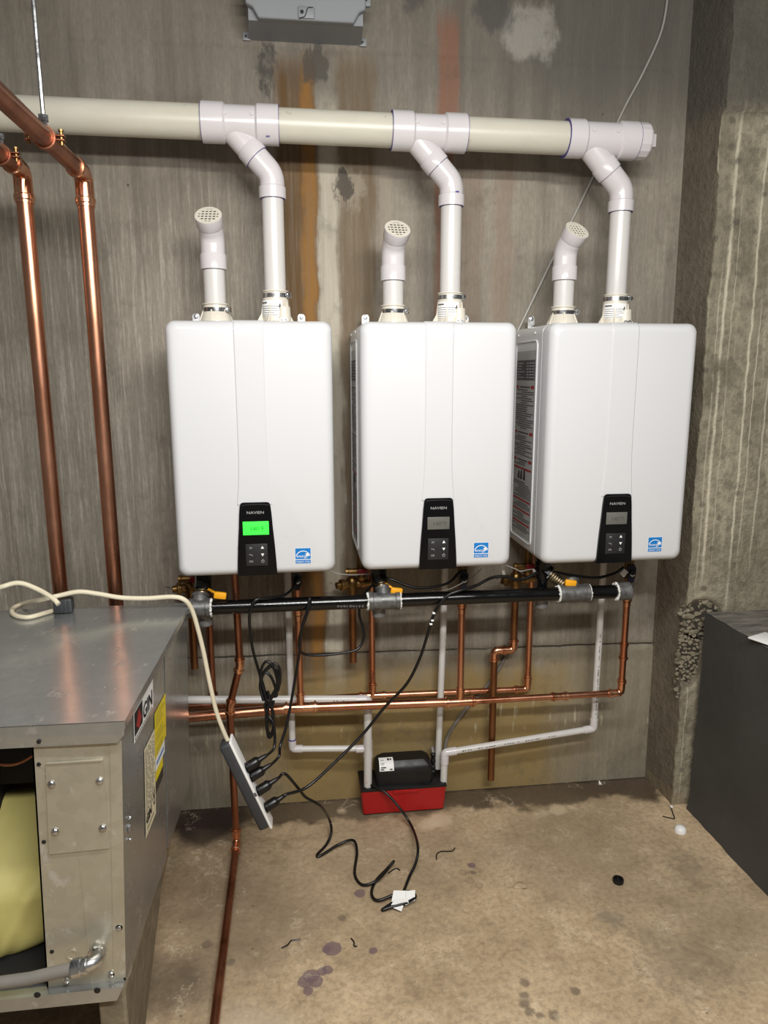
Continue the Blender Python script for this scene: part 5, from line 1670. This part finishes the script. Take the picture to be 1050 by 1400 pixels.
# ---------------------------------------------------------------- junction box high on the wall
jb = thing('junction_box', 'grey metal junction box high on the wall above the vent pipe', 'electrical box', (.06, 0, 2.46))
bx0, bx1, bz0 = -.118, .230, 2.462
m = MB(); m.hexa([V(bx0 + .008, -.002, bz0), V(bx1 - .008, -.002, bz0), V(bx1 - .008, -.002, 2.78), V(bx0 + .008, -.002, 2.78), V(bx0 + .016, -.115, bz0 + .004), V(bx1 - .014, -.115, bz0 + .004), V(bx1 - .014, -.115, 2.78), V(bx0 + .016, -.115, 2.78)])
m.build('body', M['junction'], jb, sharp=30)
m = MB()
lx0, lx1, lz = bx0 + .010, bx1 - .008, bz0 - .004 + .006
m.prism([(lx0, 2.79), (lx0, lz + .035), (lx0 + .018, lz + .028), (lx0 + .034, lz), (lx1 - .034, lz), (lx1 - .018, lz + .028), (lx1, lz + .035), (lx1, 2.79)], (0, -.1155, 0), (1, 0, 0), (0, 0, 1), (0, -.022, 0))
lid = m.build('lid', M['junction'], jb, sharp=20)
bm_ = lid.modifiers.new('bev', 'BEVEL'); bm_.width = .004; bm_.segments = 2
m = MB(); m.box(((lx0 + lx1) / 2 + .0, -.139, lz + .018), (.046, .006, .030), .004)
m.build('latch', M['junction'], lid)
m = MB(); m.rev(((lx0 + lx1) / 2 - .012, -.142, lz + .018), (0, -1, 0), [(0, .005), (.002, .005), (.0025, 0)], 10); m.tube(smooth([V((lx0 + lx1) / 2 + d, -.143, lz + e) for d, e in ((-.02, .002), (-.004, .008), (.004, .028), (.018, .030))], 4), .0012, 6)
m.build('latch_screw', M['ink'], lid)
for x_, y_, z_, sz in ((bx0 + .004, -.004, bz0 + .008, (.022, .006, .022)), (bx1 - .004, -.004, bz0 + .008, (.022, .006, .022)), (bx0 + .002, -.10, bz0 + .075, (.022, .012, .03)), (bx1 - .002, -.10, bz0 + .075, (.022, .012, .03))):
    tab = MB().box((x_, y_, z_), sz, .002).build('mounting_tab', M['junction'], jb)
    MB().rev((x_ - .002, y_ - sz[1] / 2, z_), (0, -1, 0), [(0, .0035), (.001, .003), (.001, 0)], 10).build('tab_screw', M['ink'], tab)

# ---------------------------------------------------------------- small things on the floor and under the heaters
c = at(845, 1206, z=0)
m = MB(); m.rev((c.x, c.y, 0.0005), (0, 0, 1), [(0, 0), (0, .016), (.010, .0165), (.012, .0155), (.012, .011), (.007, .010), (.007, 0)], 24)
tag(m.build('bottle_cap', M['rubber']), 'small round black cap on the open floor', 'cap')
c = at(930, 1137, z=0)
m = MB(); m.rev((c.x, c.y, 0.0005), (0.0, 0, 1), [(0, 0), (0, .019), (.010, .019), (.018, .014), (.021, .006), (.0215, 0)], 20)
tag(m.build('plastic_cup', M['white']), 'white domed plastic cap on the floor near the dark block', 'cap')
c = at(918, 1105, z=0); m = MB(); lump(m, (c.x, c.y, .006), .006)
tag(m.build('white_pebble', M['white']), 'tiny white pebble at the foot of the pier', 'pebble')
c = at(712, 1212, z=0); m = MB(); lump(m, (c.x, c.y, .003), .018, (1.2, .8, .35), 2)
tag(m.build('flat_stone', M['floor']), 'flat tan stone chip on the open floor', 'stone')
c = at(820, 1073, z=0); m = MB(); m.add([(c.x - .005, c.y, .0005), (c.x + .009, c.y - .003, .0005), (c.x - .001, c.y + .004, .016)], [(0, 1, 2)])
ob = m.build('plaster_flake', M['white']); md = ob.modifiers.new('t', 'SOLIDIFY'); md.thickness = .004
tag(ob, 'white flake leaning at the wall base right of the pump', 'flake')
wires = [([(597, 1175), (597, 1168), (603, 1164), (612, 1164), (619, 1163), (622, 1159)], 'kinked black wire scrap on the floor right of the pump cord'),
         ([(385, 1296), (393, 1292), (398, 1286), (404, 1285), (411, 1284)], 'black wire scrap on the floor near the copper floor pipe'),
         ([(480, 1283), (484, 1288), (484, 1293), (488, 1294)], 'tiny hooked black wire scrap among the purple drips'),
         ([(531, 1194), (536, 1190), (542, 1187), (547, 1190)], 'curved brown wire scrap beside the coiled pump cord'),
         ([(917, 1103), (920, 1112), (922, 1119), (914, 1118), (906, 1116)], 'bent black wire scrap at the foot of the pier')]
for w_, lab in wires:
    tag(MB().tube(smooth([at(a, b, z=.0025) for a, b in w_], 5), .0019, 6).build('wire_scrap', M['rubber']), lab, 'wire', 'wire scraps on the floor')
# thin grey signal wire between the heaters
sw_ = [at(448, 779, y=-.2), at(462, 784, y=-.21), at(480, 786, y=-.22), at(505, 785, y=-.22), at(525, 788, y=-.2)]
tag(MB().tube(smooth(sw_, 6), .0016, 6).build('signal_wire', M['wire']), 'thin grey wire from the green-lit heater to the middle heater', 'wire', 'signal wires between heaters')
sw_ = [at(692, 773, y=-.2), at(705, 778, y=-.2), at(712, 781, y=-.2), at(722, 779, y=-.2), at(738, 777, y=-.2)]
tag(MB().tube(smooth(sw_, 6), .0016, 6).build('signal_wire', M['wire']), 'thin grey wire from the middle heater to the heater by the pier', 'wire', 'signal wires between heaters')
sw_ = [at(590, 808, y=-.22), at(612, 806, y=-.22), at(630, 798, y=-.22), at(648, 787, y=-.21), at(658, 778, y=-.2)]
tag(MB().tube(smooth(sw_, 6), .0014, 6).build('signal_wire', M['wire']), 'thin wire hooked behind the navy lever of the middle heater', 'wire')
c = at(734, 780, y=-.212); m = MB(); m.box(c, (.024, .004, .010), .001, Matrix.Rotation(-.1, 3, 'Y'))
tag(m.build('wire_tag', M['white']), 'small white tag on the wire at the left of the heater by the pier', 'tag')
c = at(853, 783, y=-.212); m = MB(); m.box(c, (.020, .004, .022), .001, Matrix.Rotation(.7, 3, 'Y'))
tag(m.build('wire_tag', M['white']), 'small white square tag above the capped end of the gas pipe', 'tag')
c = at(689, 789, y=-.004)
m = MB(); m.prism([(-.010, .022), (.0, .026), (.010, -.018), (.002, -.026)], c, (1, 0, 0), (0, 0, 1), (0, -.003, 0))
tag(m.build('wall_clip', M['pvc_cream']), 'small cream clip on the wall between the middle and right heaters', 'clip')
